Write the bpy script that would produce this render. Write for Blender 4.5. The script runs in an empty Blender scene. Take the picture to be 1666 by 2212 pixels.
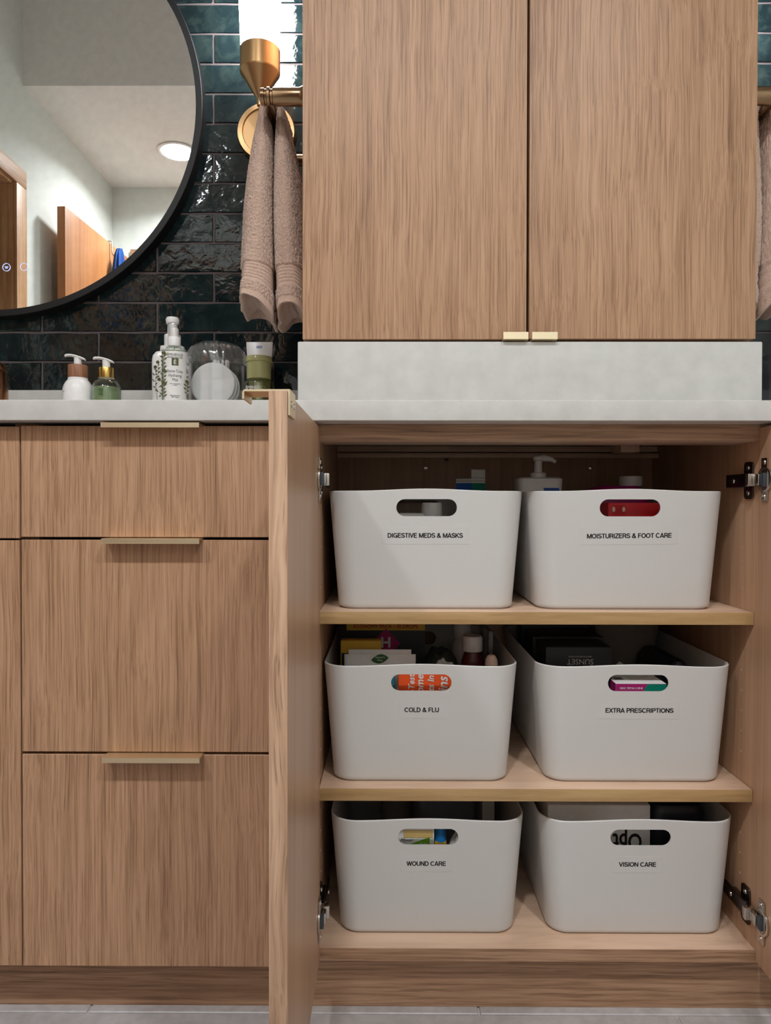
import bpy, bmesh, math, random
import numpy as np
from mathutils import Vector, Matrix
random.seed(7)
rng = np.random.default_rng(11)
S = bpy.context.scene
COL = S.collection
PI = math.pi

# ------------------------------------------------------------------ camera
# X to the right along the vanity, Y towards the tiled wall, Z up; Y = 0 is the cabinet carcass front
cam_d = bpy.data.cameras.new('camera')
cam = bpy.data.objects.new('camera', cam_d)
COL.objects.link(cam)
cam_d.sensor_fit = 'HORIZONTAL'
cam_d.sensor_width = 36.0
cam_d.lens = 36.0 * 1540.0 / 1666.0
cam_d.clip_start = 0.02
cam.location = (0, -1.07, .7785)
_p, _y, _r = math.atan(18 / 1540.0), math.radians(.3), math.radians(.08)
_fw = Vector((-math.sin(_y) * math.cos(_p), math.cos(_y) * math.cos(_p), -math.sin(_p)))
_rt = _fw.cross(Vector((0, 0, 1))).normalized()
_up = _rt.cross(_fw)
_r2 = _rt * math.cos(_r) + _up * math.sin(_r)
_u2 = _up * math.cos(_r) - _rt * math.sin(_r)
cam.rotation_euler = Matrix((_r2, _u2, -_fw)).transposed().to_euler()
S.camera = cam

# ------------------------------------------------------------------ world, exposure
w = bpy.data.worlds.new('world')
S.world = w
w.use_nodes = True
w.node_tree.nodes['Background'].inputs[0].default_value = (.05, .05, .05, 1)
w.node_tree.nodes['Background'].inputs[1].default_value = .3
S.view_settings.view_transform = 'Standard'
S.view_settings.look = 'None'
S.view_settings.gamma = 1
S.view_settings.use_curve_mapping = False
S.view_settings.exposure = 0.0
LAMP_W = 12.6        # each ceiling downlight
SCONCE = 34.0        # emission of the sconce glass

# ------------------------------------------------------------------ materials
def srgb(r, g, b):
    def c(v):
        v /= 255.0
        return v / 12.92 if v <= .04045 else ((v + .055) / 1.055) ** 2.4
    return (c(r), c(g), c(b), 1)

class NT:
    def __init__(self, name):
        self.m = bpy.data.materials.new(name)
        self.m.use_nodes = True
        self.t = self.m.node_tree
        self.b = self.t.nodes['Principled BSDF']
    def n(self, kind, **kw):
        nd = self.t.nodes.new('ShaderNode' + kind)
        for k, v in kw.items():
            if k in nd.inputs.keys():
                nd.inputs[k].default_value = v
            else:
                setattr(nd, k, v)
        return nd
    def l(self, a, b):
        self.t.links.new(a, b)
    def coords(self, scale, seed=True):
        tc = self.n('TexCoord')
        mp = self.n('Mapping')
        mp.inputs['Scale'].default_value = scale
        if seed:
            oi = self.n('ObjectInfo')
            mul = self.n('VectorMath', operation='SCALE')
            cmb = self.n('CombineXYZ')
            self.l(oi.outputs['Random'], cmb.inputs[0]); self.l(oi.outputs['Random'], cmb.inputs[1]); self.l(oi.outputs['Random'], cmb.inputs[2])
            self.l(cmb.outputs[0], mul.inputs[0]); mul.inputs['Scale'].default_value = 7.3
            add = self.n('VectorMath', operation='ADD')
            self.l(tc.outputs['Object'], add.inputs[0]); self.l(mul.outputs[0], add.inputs[1])
            self.l(add.outputs[0], mp.inputs[0])
        else:
            self.l(tc.outputs['Object'], mp.inputs[0])
        return mp.outputs[0]
    def noise(self, vec, scale, detail=3, rough=.55, dist=0.0):
        nd = self.n('TexNoise')
        nd.inputs['Scale'].default_value = scale
        nd.inputs['Detail'].default_value = detail
        nd.inputs['Roughness'].default_value = rough
        nd.inputs['Distortion'].default_value = dist
        self.l(vec, nd.inputs['Vector'])
        return nd.outputs['Fac']
    def ramp(self, fac, stops):
        r = self.n('ValToRGB')
        els = r.color_ramp.elements
        while len(els) < len(stops):
            els.new(.5)
        for e, (p, c) in zip(els, stops):
            e.position = p
            e.color = c
        self.l(fac, r.inputs[0])
        return r.outputs[0]
    def mix(self, fac, a, b, mode='MIX'):
        m = self.n('Mix', data_type='RGBA', blend_type=mode)
        if isinstance(fac, (int, float)): m.inputs[0].default_value = fac
        else: self.l(fac, m.inputs[0])
        for i, v in ((6, a), (7, b)):
            if isinstance(v, tuple): m.inputs[i].default_value = v
            else: self.l(v, m.inputs[i])
        return m.outputs[2]
    def bump(self, h, strength, dist=.001, normal=None):
        b = self.n('Bump')
        b.inputs['Strength'].default_value = strength
        b.inputs['Distance'].default_value = dist
        self.l(h, b.inputs['Height'])
        if normal is not None: self.l(normal, b.inputs['Normal'])
        return b.outputs[0]

def plain(name, col, rough=.5, metal=0.0, trans=0.0, ior=1.45, emit=None, est=0, coat=0, alpha=1.0):
    t = NT(name)
    b = t.b
    b.inputs['Base Color'].default_value = col
    b.inputs['Roughness'].default_value = rough
    b.inputs['Metallic'].default_value = metal
    b.inputs['Transmission Weight'].default_value = trans
    b.inputs['IOR'].default_value = ior
    b.inputs['Coat Weight'].default_value = coat
    b.inputs['Alpha'].default_value = alpha
    if emit:
        b.inputs['Emission Color'].default_value = emit
        b.inputs['Emission Strength'].default_value = est
    # faint procedural variation so no surface is perfectly even
    if trans == 0 and not emit:
        v = t.coords((1, 1, 1))
        n = t.noise(v, 60, 3)
        c = t.ramp(n, [(.3, tuple(x * .96 for x in col[:3]) + (1,)), (.7, tuple(min(1, x * 1.04) for x in col[:3]) + (1,))])
        t.l(c, b.inputs['Base Color'])
    return t.m

def wood(name, axis, dark, mid, light, streak=170, along=3.5, rough=.5, pores=.5, contrast=1.0, tone=.35, wav=.006):
    """grain runs along `axis` (0 = X, 2 = Z)"""
    t = NT(name)
    v0 = t.coords((1, 1, 1))
    # gentle wander of the grain lines
    wn = t.n('TexNoise'); wn.inputs['Scale'].default_value = 5.0; wn.inputs['Detail'].default_value = 2
    ws = [1.2, 1.2, 1.2]; ws[axis] = .9
    wm = t.n('Mapping'); wm.inputs['Scale'].default_value = ws; t.l(v0, wm.inputs[0]); t.l(wm.outputs[0], wn.inputs['Vector'])
    sub = t.n('VectorMath', operation='SUBTRACT'); t.l(wn.outputs['Color'], sub.inputs[0]); sub.inputs[1].default_value = (.5, .5, .5)
    sc = t.n('VectorMath', operation='SCALE'); t.l(sub.outputs[0], sc.inputs[0]); sc.inputs['Scale'].default_value = wav * 2
    ad = t.n('VectorMath', operation='ADD'); t.l(v0, ad.inputs[0]); t.l(sc.outputs[0], ad.inputs[1])
    v = ad.outputs[0]
    def stretched(k, a):
        s = [k, k, k]; s[axis] = a
        m = t.n('Mapping'); m.inputs['Scale'].default_value = s
        t.l(v, m.inputs[0])
        return m.outputs[0]
    fine = t.noise(stretched(streak, along), 1.0, 4, .6)
    band = t.noise(stretched(streak * .16, along * .35), 1.0, 3, .5)
    pore = t.noise(stretched(streak * 2.2, along * 1.7), 1.0, 1, .5)
    h = .16 / contrast
    c1 = t.ramp(fine, [(.5 - h, dark), (.5, mid), (.5 + h, light)])
    c2 = t.ramp(band, [(.3, dark), (.52, mid), (.72, light)])
    c = t.mix(tone, c1, c2)
    pm = t.ramp(pore, [(.30, (1, 1, 1, 1)), (.38, (0, 0, 0, 1))])
    pf = t.n('Math', operation='MULTIPLY'); t.l(pm, pf.inputs[0]); pf.inputs[1].default_value = pores
    c = t.mix(pf.outputs[0], c, dark, 'MIX')
    t.l(c, t.b.inputs['Base Color'])
    t.b.inputs['Roughness'].default_value = rough
    t.l(t.bump(fine, .18, .0006), t.b.inputs['Normal'])
    return t.m

M = {}
M['oak'] = wood('oak_vertical_grain', 2, srgb(122, 86, 60), srgb(180, 139, 107), srgb(198, 158, 127), streak=400, along=6, rough=.48, tone=.30, pores=.5, contrast=.8)
M['oak_h'] = wood('oak_horizontal_grain', 0, srgb(110, 78, 56), srgb(166, 127, 97), srgb(190, 152, 122), streak=220, along=5, rough=.5, tone=.22, contrast=.8)
M['oak_edge'] = wood('oak_edge_band', 2, srgb(112, 80, 56), srgb(180, 143, 114), srgb(206, 170, 142), streak=180, along=6, rough=.5, tone=.55, wav=.012)
M['maple_v'] = wood('maple_vertical_grain', 2, srgb(162, 124, 96), srgb(185, 147, 117), srgb(195, 158, 129), streak=90, along=2, rough=.38, tone=.5, pores=.08)
M['maple_h'] = wood('maple_horizontal_grain', 0, srgb(188, 152, 126), srgb(214, 180, 154), srgb(222, 190, 164), streak=48, along=5, rough=.42, tone=.5, pores=.08, wav=.02)
M['maple_edge'] = wood('maple_edge_band', 0, srgb(156, 120, 76), srgb(182, 147, 100), srgb(196, 163, 116), streak=90, along=7, rough=.5, tone=.5, pores=.1, wav=.012)
M['door_wood'] = wood('room_door_wood', 2, srgb(146, 90, 46), srgb(170, 111, 63), srgb(180, 122, 74), streak=50, along=2, rough=.45, tone=.5, pores=.1)
M['casing'] = wood('door_casing_oak', 2, srgb(150, 100, 62), srgb(196, 150, 108), srgb(214, 172, 132), streak=70, along=3, rough=.45, tone=.5, pores=.2)

M['casing_h'] = wood('door_casing_oak_header', 1, srgb(150, 100, 62), srgb(196, 150, 108), srgb(214, 172, 132), streak=70, along=3, rough=.45, tone=.5, pores=.2)

def quartz():
    t = NT('white_quartz')
    v = t.coords((1, 1, 1), False)
    n1 = t.noise(v, 30, 4)
    n2 = t.noise(v, 700, 2)
    n3 = t.noise(v, 3.5, 6, .6, 1.2)
    c = t.ramp(n1, [(.3, srgb(192, 189, 185)), (.7, srgb(204, 201, 197))])
    sp = t.ramp(n2, [(.68, (0, 0, 0, 1)), (.74, (.6, .6, .6, 1))])
    c = t.mix(sp, c, srgb(234, 232, 226))
    sp2 = t.ramp(n2, [(.24, (.5, .5, .5, 1)), (.28, (0, 0, 0, 1))])
    c = t.mix(sp2, c, srgb(180, 174, 168))
    vein = t.ramp(n3, [(.492, (0, 0, 0, 1)), (.5, (.08, .08, .08, 1)), (.508, (0, 0, 0, 1))])
    c = t.mix(vein, c, srgb(186, 180, 174))
    t.l(c, t.b.inputs['Base Color'])
    t.b.inputs['Roughness'].default_value = .26
    return t.m
M['quartz'] = quartz()

def tile_mat():
    t = NT('glazed_green_tile')
    v = t.coords((1, 1, 1))
    oi = t.n('ObjectInfo')
    n1 = t.noise(v, 26, 5, .65, .6)
    n2 = t.noise(v, 9, 3, .5)
    c1 = t.ramp(n1, [(.3, srgb(10, 21, 24)), (.5, srgb(26, 40, 42)), (.72, srgb(58, 70, 63))])
    c2 = t.ramp(n2, [(.35, srgb(10, 20, 23)), (.65, srgb(38, 50, 52))])
    c = t.mix(.45, c1, c2)
    rv = t.ramp(oi.outputs['Random'], [(0, (.55, .6, .62, 1)), (1, (1.0, 1.0, 1.0, 1))])
    c = t.mix(1.0, c, rv, 'MULTIPLY')
    t.l(c, t.b.inputs['Base Color'])
    t.b.inputs['Roughness'].default_value = .07
    t.b.inputs['IOR'].default_value = 1.45
    b1 = t.bump(t.noise(v, 34, 2, .5, .4), .28, .004)
    b2 = t.bump(t.noise(v, 130, 2), .12, .001, b1)
    t.l(b2, t.b.inputs['Normal'])
    return t.m
M['tile'] = tile_mat()
M['grout'] = plain('grout', srgb(92, 82, 82), .9)

def paint(name, col, rough=.85, bump=.12):
    t = NT(name)
    v = t.coords((1, 1, 1), False)
    t.b.inputs['Base Color'].default_value = col
    t.b.inputs['Roughness'].default_value = rough
    if bump: t.l(t.bump(t.noise(v, 220, 3), bump, .0006), t.b.inputs['Normal'])
    n = t.noise(v, 1.2, 2)
    c = t.ramp(n, [(.3, tuple(x * .985 for x in col[:3]) + (1,)), (.7, col)])
    t.l(c, t.b.inputs['Base Color'])
    return t.m
M['wall'] = paint('pale_wall_paint', srgb(216, 219, 213))
M['ceil'] = paint('ceiling_paint', srgb(240, 236, 230))

def floor_mat():
    t = NT('grey_stone_floor')
    v = t.coords((1, 1, 1))
    n1 = t.noise(v, 7, 6, .6, .8)
    n2 = t.noise(v, 55, 4)
    c = t.mix(.4, t.ramp(n1, [(.3, srgb(160, 152, 151)), (.7, srgb(188, 183, 182))]), t.ramp(n2, [(.3, srgb(150, 144, 142)), (.7, srgb(196, 191, 190))]))
    t.l(c, t.b.inputs['Base Color'])
    t.b.inputs['Roughness'].default_value = .4
    return t.m
M['floor'] = floor_mat()
M['floor_grout'] = plain('floor_grout', srgb(200, 196, 194), .9)

def brushed(name, col, rough, axis, var=.22, bmp=.06):
    t = NT(name)
    s = [400, 400, 400]; s[axis] = 8
    v = t.coords(tuple(s))
    n = t.noise(v, 1, 3)
    t.b.inputs['Base Color'].default_value = col
    t.b.inputs['Metallic'].default_value = 1
    t.l(t.ramp(n, [(.3, (rough * (1 - var),) * 3 + (1,)), (.7, (min(1, rough * (1 + var)),) * 3 + (1,))]), t.b.inputs['Roughness'])
    t.l(t.bump(n, bmp, .0003), t.b.inputs['Normal'])
    return t.m
M['brass'] = brushed('champagne_brass', srgb(234, 215, 182), .44, 0, .06, .005)
M['brass_v'] = brushed('satin_brass', srgb(196, 158, 114), .32, 2, .06, .008)
M['bronze'] = plain('polished_bronze_gold', srgb(160, 132, 102), .22, 1)
M['copper'] = brushed('rose_copper', srgb(176, 126, 92), .25, 2)
M['nickel'] = plain('nickel_plate', srgb(200, 192, 184), .22, 1)
M['nickel_dark'] = plain('dark_nickel_plate', srgb(110, 102, 98), .22, 1)
M['hinge_plastic'] = plain('grey_hinge_plastic', srgb(62, 66, 72), .5)
M['blackmetal'] = plain('matte_black_metal', srgb(11, 11, 13), .5)
M['mirror'] = plain('mirror_silver', (.93, .94, .93, 1), .0, 1)
M['shade'] = plain('lit_opal_glass', (1, 1, 1, 1), .4, emit=(.95, 1.0, 1.03, 1), est=SCONCE)
M['lamp'] = plain('downlight_diffuser', (1, 1, 1, 1), .5, emit=(.97, 1.0, 1.0, 1), est=14)
M['icon'] = plain('touch_icon_light', (.5, .6, .9, 1), .5, emit=(.45, .55, 1.0, 1), est=.9)
M['bin'] = paint('white_bin_plastic', srgb(206, 203, 200), .42, 0)
M['tape'] = paint('clear_label_tape', srgb(207, 204, 201), .26, 0)
M['ink'] = plain('black_ink', srgb(22, 22, 24), .6)
M['white_ink'] = plain('white_ink', srgb(236, 236, 232), .6)
M['red_ink'] = plain('red_ink', srgb(196, 30, 36), .6)
M['green_ink'] = plain('olive_green_ink', srgb(84, 84, 44), .6)
M['leaf_ink'] = plain('leaf_green_ink', srgb(48, 96, 44), .6)
M['grey_ink'] = plain('grey_ink', srgb(110, 108, 106), .6)
M['silver_ink'] = plain('silver_ink', srgb(176, 172, 168), .5)
M['blue_ink'] = plain('blue_ink', srgb(30, 90, 180), .5)
M['white_pl'] = plain('white_plastic', srgb(238, 234, 232), .3, coat=.2)
M['white_card'] = plain('white_card', srgb(232, 228, 224), .6)
M['black_card'] = plain('black_card', srgb(24, 24, 28), .45)
M['navy'] = plain('navy_plastic', srgb(24, 26, 40), .35)
M['red_card'] = plain('red_card', srgb(206, 20, 32), .45)
M['orange_card'] = plain('orange_card', srgb(238, 84, 22), .5)
M['teal_card'] = plain('teal_card', srgb(16, 104, 116), .5)
M['yellow_card'] = plain('yellow_card', srgb(226, 178, 48), .5)
M['magenta'] = plain('magenta_plastic', srgb(178, 24, 120), .35)
M['magenta_card'] = plain('magenta_card', srgb(176, 30, 110), .5)
M['green_card'] = plain('green_card', srgb(0, 128, 104), .5)
M['lime_card'] = plain('lime_green_card', srgb(112, 168, 40), .5)
M['blue_pl'] = plain('blue_plastic', srgb(26, 120, 186), .4)
M['pink_pl'] = plain('pale_pink_plastic', srgb(228, 196, 180), .45)
M['amber'] = plain('dark_red_brown_plastic', srgb(96, 36, 34), .3)
M['foil'] = plain('pale_grey_plastic_bag', srgb(206, 204, 200), .22)
M['dark_bag'] = plain('dark_green_grey_bag', srgb(74, 78, 70), .35)
M['grey_cloth'] = plain('grey_beige_gauze', srgb(138, 128, 122), .9)
M['zip_film'] = plain('clear_zip_film', (.9, .9, .92, 1), .15, trans=.75, ior=1.1)
M['gold'] = plain('gold_collar', srgb(206, 170, 96), .25, 1)
M['collar_wood'] = wood('collar_wood', 2, srgb(110, 70, 48), srgb(150, 102, 74), srgb(170, 120, 90), streak=400, along=20, rough=.5)
M['cotton'] = plain('white_cotton', srgb(240, 238, 236), .95)
M['blue_terry'] = plain('blue_terry', srgb(22, 66, 132), .95)

def thin(name, tint, rough=.02, ior=1.45, body=0.0, bodycol=None):
    """thin clear plastic or glass wall: tinted see-through with a fresnel reflection, optionally a little milky"""
    t = NT(name)
    out = t.t.nodes['Material Output']
    tr = t.n('BsdfTransparent'); tr.inputs[0].default_value = tint
    gl = t.n('BsdfGlossy'); gl.inputs['Roughness'].default_value = rough
    lw = t.n('LayerWeight'); lw.inputs['Blend'].default_value = .5
    pw = t.n('Math', operation='POWER'); t.l(lw.outputs['Facing'], pw.inputs[0]); pw.inputs[1].default_value = 3.5
    fr = t.n('Math', operation='MULTIPLY_ADD'); t.l(pw.outputs[0], fr.inputs[0]); fr.inputs[1].default_value = .65; fr.inputs[2].default_value = ((ior - 1) / (ior + 1)) ** 2
    mx = t.n('MixShader')
    t.l(fr.outputs[0], mx.inputs[0]); 
    base = tr.outputs[0]
    if body:
        df = t.n('BsdfDiffuse'); df.inputs[0].default_value = bodycol
        m2 = t.n('MixShader'); m2.inputs[0].default_value = body
        t.l(base, m2.inputs[1]); t.l(df.outputs[0], m2.inputs[2]); base = m2.outputs[0]
    t.l(base, mx.inputs[1]); t.l(gl.outputs[0], mx.inputs[2])
    t.l(mx.outputs[0], out.inputs['Surface'])
    t.t.nodes.remove(t.b)
    return t.m
M['shaded_paper'] = plain('shade_toned_paper', srgb(126, 114, 106), .8)  # paper bag: shade of the bin's back put into the colour
M['grey_film'] = plain('grey_plastic_film', srgb(98, 98, 106), .25)
M['pin_sleeve'] = plain('pale_tan_sleeve', srgb(196, 168, 146), .5)
M['clear'] = thin('clear_acrylic', (.97, .97, .97, 1), .02, 1.6)
M['clear_lid'] = thin('ribbed_clear_acrylic', (.95, .95, .95, 1), .03, 1.8, .035, srgb(236, 232, 230))
M['clear_glass'] = thin('clear_glass', (.95, .98, .95, 1), .02, 1.5)
M['grey_clear'] = thin('grey_translucent_plastic', (.6, .63, .66, 1), .1, 1.5, .25, srgb(150, 156, 164))
M['green_glass'] = thin('olive_green_glass', (.80, .82, .68, 1), .03, 1.5)
M['green_liquid'] = thin('green_liquid_soap', (.72, .77, .62, 1), .05, 1.2, .55, srgb(152, 164, 128))
M['green_cap'] = thin('olive_yellow_cap', (.88, .87, .70, 1), .2, 1.45, .75, srgb(192, 188, 132))

def terry():
    t = NT('taupe_terry_cloth')
    v = t.coords((1, 1, 1), False)
    n = t.noise(v, 560, 3, .65)
    n2 = t.noise(v, 24, 3)
    c = t.mix(.35, t.ramp(n, [(.3, srgb(168, 134, 116)), (.62, srgb(226, 196, 178))]), t.ramp(n2, [(.3, srgb(200, 166, 148)), (.7, srgb(214, 184, 166))]))
    t.l(c, t.b.inputs['Base Color'])
    t.b.inputs['Roughness'].default_value = 1
    t.b.inputs['Sheen Weight'].default_value = .3
    t.l(t.bump(n, .7, .002), t.b.inputs['Normal'])
    return t.m
M['terry'] = terry()

# ------------------------------------------------------------------ builders
LOC = {}
def thing(name, label, cat, loc=(0, 0, 0), rotz=0, group=None, world=False):
    """Empty at the base of a thing; with world=True its parts are given in world coordinates"""
    o = bpy.data.objects.new(name, None)
    COL.objects.link(o)
    o.empty_display_size = .02
    o.location = loc
    o.rotation_euler = (0, 0, rotz)
    o['label'] = label
    o['category'] = cat
    if group: o['group'] = group
    if world: LOC[o] = Vector(loc)
    return o

def tag(o, label, cat, group=None):
    o['label'] = label; o['category'] = cat
    if group: o['group'] = group
    return o

def offs(parent):
    return LOC.get(parent, Vector((0, 0, 0))) if parent else Vector((0, 0, 0))

def finish(me, mat, angle=35):
    me.materials.append(M[mat] if isinstance(mat, str) else mat)
    if angle is not None:
        for p in me.polygons: p.use_smooth = True
        me.set_sharp_from_angle(angle=math.radians(angle))
    me.update()

def link(name, me, parent=None):
    o = bpy.data.objects.new(name, me)
    COL.objects.link(o)
    if parent:
        o.parent = parent
        if parent in LOC: LOC[o] = LOC[parent]
    return o

def from_bm(name, bm, mat, parent=None, angle=35):
    d = offs(parent)
    if d.length: bmesh.ops.translate(bm, verts=bm.verts, vec=-d)
    bmesh.ops.recalc_face_normals(bm, faces=bm.faces)
    me = bpy.data.meshes.new(name)
    bm.to_mesh(me); bm.free()
    finish(me, mat, angle)
    return link(name, me, parent)

def bm_box(bm, x0, x1, y0, y1, z0, z1, bev=.0012, seg=2):
    t = bmesh.new()
    r = bmesh.ops.create_cube(t, size=1)
    for v in t.verts:
        v.co = Vector((x0 + (v.co.x + .5) * (x1 - x0), y0 + (v.co.y + .5) * (y1 - y0), z0 + (v.co.z + .5) * (z1 - z0)))
    if bev > 0:
        bev = min(bev, .45 * min(x1 - x0, y1 - y0, z1 - z0))
        bmesh.ops.bevel(t, geom=t.edges[:], offset=bev, segments=seg, profile=.6, affect='EDGES')
    add(bm, t)
    return bm

def add(bm, t, mtx=None):
    me = bpy.data.meshes.new('_t')
    if mtx is not None: bmesh.ops.transform(t, matrix=mtx, verts=t.verts)
    t.to_mesh(me); t.free()
    bm.from_mesh(me)
    bpy.data.meshes.remove(me)

def box(name, x0, x1, y0, y1, z0, z1, mat, parent=None, bev=.0012, seg=2):
    return from_bm(name, bm_box(bmesh.new(), x0, x1, y0, y1, z0, z1, bev, seg), mat, parent)

def bm_lathe(bm, prof, segs=40, mtx=None, close=False):
    t = bmesh.new()
    rings = []
    for r, z in prof:
        if r < 1e-6:
            rings.append([t.verts.new((0, 0, z))])
        else:
            rings.append([t.verts.new((r * math.cos(2 * PI * i / segs), r * math.sin(2 * PI * i / segs), z)) for i in range(segs)])
    for a, b in zip(rings, rings[1:]):
        for i in range(segs):
            j = (i + 1) % segs
            if len(a) == 1 and len(b) == 1: continue
            if len(a) == 1: t.faces.new((a[0], b[i], b[j]))
            elif len(b) == 1: t.faces.new((a[i], a[j], b[0]))
            else: t.faces.new((a[i], a[j], b[j], b[i]))
    if close:
        for i in range(segs):
            j = (i + 1) % segs
            t.faces.new((rings[-1][i], rings[-1][j], rings[0][j], rings[0][i]))
    else:
        for ring in (rings[0], rings[-1]):
            if len(ring) > 1: t.faces.new(ring)
    add(bm, t, mtx)
    return bm

def lathe(name, prof, mat, parent=None, loc=(0, 0, 0), rot=None, segs=40, angle=35, close=False):
    mtx = Matrix.Translation(loc) @ (rot if rot is not None else Matrix.Identity(4))
    return from_bm(name, bm_lathe(bmesh.new(), prof, segs, mtx, close), mat, parent, angle)

RX = Matrix.Rotation(PI / 2, 4, 'X')     # lathe axis Z -> -Y
RY = Matrix.Rotation(PI / 2, 4, 'Y')     # lathe axis Z -> +X

def bm_tube(bm, pts, rad, segs=12, cap=True):
    t = bmesh.new()
    P = [Vector(p) for p in pts]
    R = rad if isinstance(rad, (list, tuple)) else [rad] * len(P)
    prev = None
    rings = []
    for i, p in enumerate(P):
        d = ((P[min(i + 1, len(P) - 1)] - P[max(i - 1, 0)])).normalized()
        if prev is None:
            a = d.orthogonal().normalized()
        else:
            a = (prev - d * prev.dot(d)).normalized()
        prev = a
        b = d.cross(a)
        rings.append([t.verts.new(p + (a * math.cos(2 * PI * k / segs) + b * math.sin(2 * PI * k / segs)) * R[i]) for k in range(segs)])
    for a, b in zip(rings, rings[1:]):
        for k in range(segs):
            t.faces.new((a[k], a[(k + 1) % segs], b[(k + 1) % segs], b[k]))
    if cap:
        t.faces.new(rings[0]); t.faces.new(rings[-1])
    add(bm, t)
    return bm

def tube(name, pts, rad, mat, parent=None, segs=12):
    return from_bm(name, bm_tube(bmesh.new(), pts, rad, segs), mat, parent)

def rrect(hx, hy, r, n=7, sx=1, sy=1):
    """rounded rectangle, counter-clockwise from the front-left; sx, sy = subdivisions of the straight runs"""
    r = min(r, hx * .999, hy * .999)
    out = []
    cs = [(hx - r, -hy + r, -PI / 2), (hx - r, hy - r, 0), (-hx + r, hy - r, PI / 2), (-hx + r, -hy + r, PI)]
    runs = [(Vector((-hx + r, -hy)), Vector((hx - r, -hy)), sx), (Vector((hx, -hy + r)), Vector((hx, hy - r)), sy),
            (Vector((hx - r, hy)), Vector((-hx + r, hy)), sx), (Vector((-hx, hy - r)), Vector((-hx, -hy + r)), sy)]
    for (a, b, k), (cx, cy, a0) in zip(runs, cs):
        for i in range(k):
            p = a.lerp(b, i / k); out.append((p.x, p.y))
        for i in range(n):
            an = a0 + (PI / 2) * i / n
            out.append((cx + r * math.cos(an), cy + r * math.sin(an)))
    return out

def bm_loft(bm, rings, cap0=True, cap1=True, mtx=None):
    t = bmesh.new()
    vr = [[t.verts.new(p) for p in ring] for ring in rings]
    n = len(vr[0])
    for a, b in zip(vr, vr[1:]):
        for i in range(n):
            t.faces.new((a[i], a[(i + 1) % n], b[(i + 1) % n], b[i]))
    if cap0: t.faces.new(list(reversed(vr[0])))
    if cap1: t.faces.new(vr[-1])
    add(bm, t, mtx)
    return bm

def loft(name, rings, mat, parent=None, cap0=True, cap1=True, mtx=None, angle=35):
    return from_bm(name, bm_loft(bmesh.new(), rings, cap0, cap1, mtx), mat, parent, angle)

def prism(name, pts, axis, a0, a1, mat, parent=None, bev=0):
    """polygon pts extruded along axis from a0 to a1; pts given in the two other axes in order"""
    def mk(p, a):
        return {0: (a, p[0], p[1]), 1: (p[0], a, p[1]), 2: (p[0], p[1], a)}[axis]
    bm = bm_loft(bmesh.new(), [[mk(p, a0) for p in pts], [mk(p, a1) for p in pts]])
    if bev: bmesh.ops.bevel(bm, geom=bm.edges[:], offset=bev, segments=2, affect='EDGES')
    return from_bm(name, bm, mat, parent)

def text(name, s, c, parent, mat, width=None, height=None, bold=.0, turn=0.0, bend=None, shear=0.0, slope=None, spacing=1.0, leading=1.0, normal=None):
    """flat lettering standing in the XZ plane and facing -Y, centred on c (parent coordinates)"""
    cu = bpy.data.curves.new(name, 'FONT')
    cu.body = s; cu.align_x = 'CENTER'; cu.align_y = 'CENTER'
    cu.shear = shear; cu.space_character = spacing; cu.space_line = leading
    cu.resolution_u = 3
    tmp = bpy.data.objects.new('_txt', cu); COL.objects.link(tmp)
    me = bpy.data.meshes.new_from_object(tmp)
    bpy.data.objects.remove(tmp); bpy.data.curves.remove(cu)
    me.name = name
    if bold:
        bm = bmesh.new()
        for kz, (dx, dy) in enumerate(((-1, 0), (1, 0), (0, 1), (0, -1))):
            t = bmesh.new(); t.from_mesh(me)
            add(bm, t, Matrix.Translation((dx * bold, dy * bold, kz)))
        bm.to_mesh(me); bm.free()
    n = len(me.vertices)
    co = np.empty(n * 3); me.vertices.foreach_get('co', co); co = co.reshape(-1, 3)
    lay = co[:, 2].copy()
    lo, hi = co.min(0), co.max(0)
    co -= (lo + hi) / 2
    k = width / (hi[0] - lo[0]) if width else height / (hi[1] - lo[1])
    ky = height / (hi[1] - lo[1]) if height else k
    x, y = co[:, 0] * k, co[:, 1] * ky
    ct, st = math.cos(turn), math.sin(turn)
    x, y = x * ct - y * st, x * st + y * ct
    out = np.zeros((n, 3))
    d = offs(parent)
    if bend:
        out[:, 0] = c[0] + bend * np.sin(x / bend); out[:, 1] = c[1] + bend * (1 - np.cos(x / bend)); out[:, 2] = c[2] + y
    elif normal == 'x':        # faces +X
        out[:, 0] = c[0]; out[:, 1] = c[1] + x; out[:, 2] = c[2] + y
    else:
        out[:, 0] = c[0] + x; out[:, 1] = c[1]; out[:, 2] = c[2] + y
    out[:, 1] -= 6e-5 * lay
    if slope: out[:, 1] += -slope * y
    out -= np.array(d)
    me.vertices.foreach_set('co', out.ravel())
    for p in me.polygons: p.use_smooth = False
    me.materials.clear(); me.materials.append(M[mat]); me.update()
    return link(name, me, parent)

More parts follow.
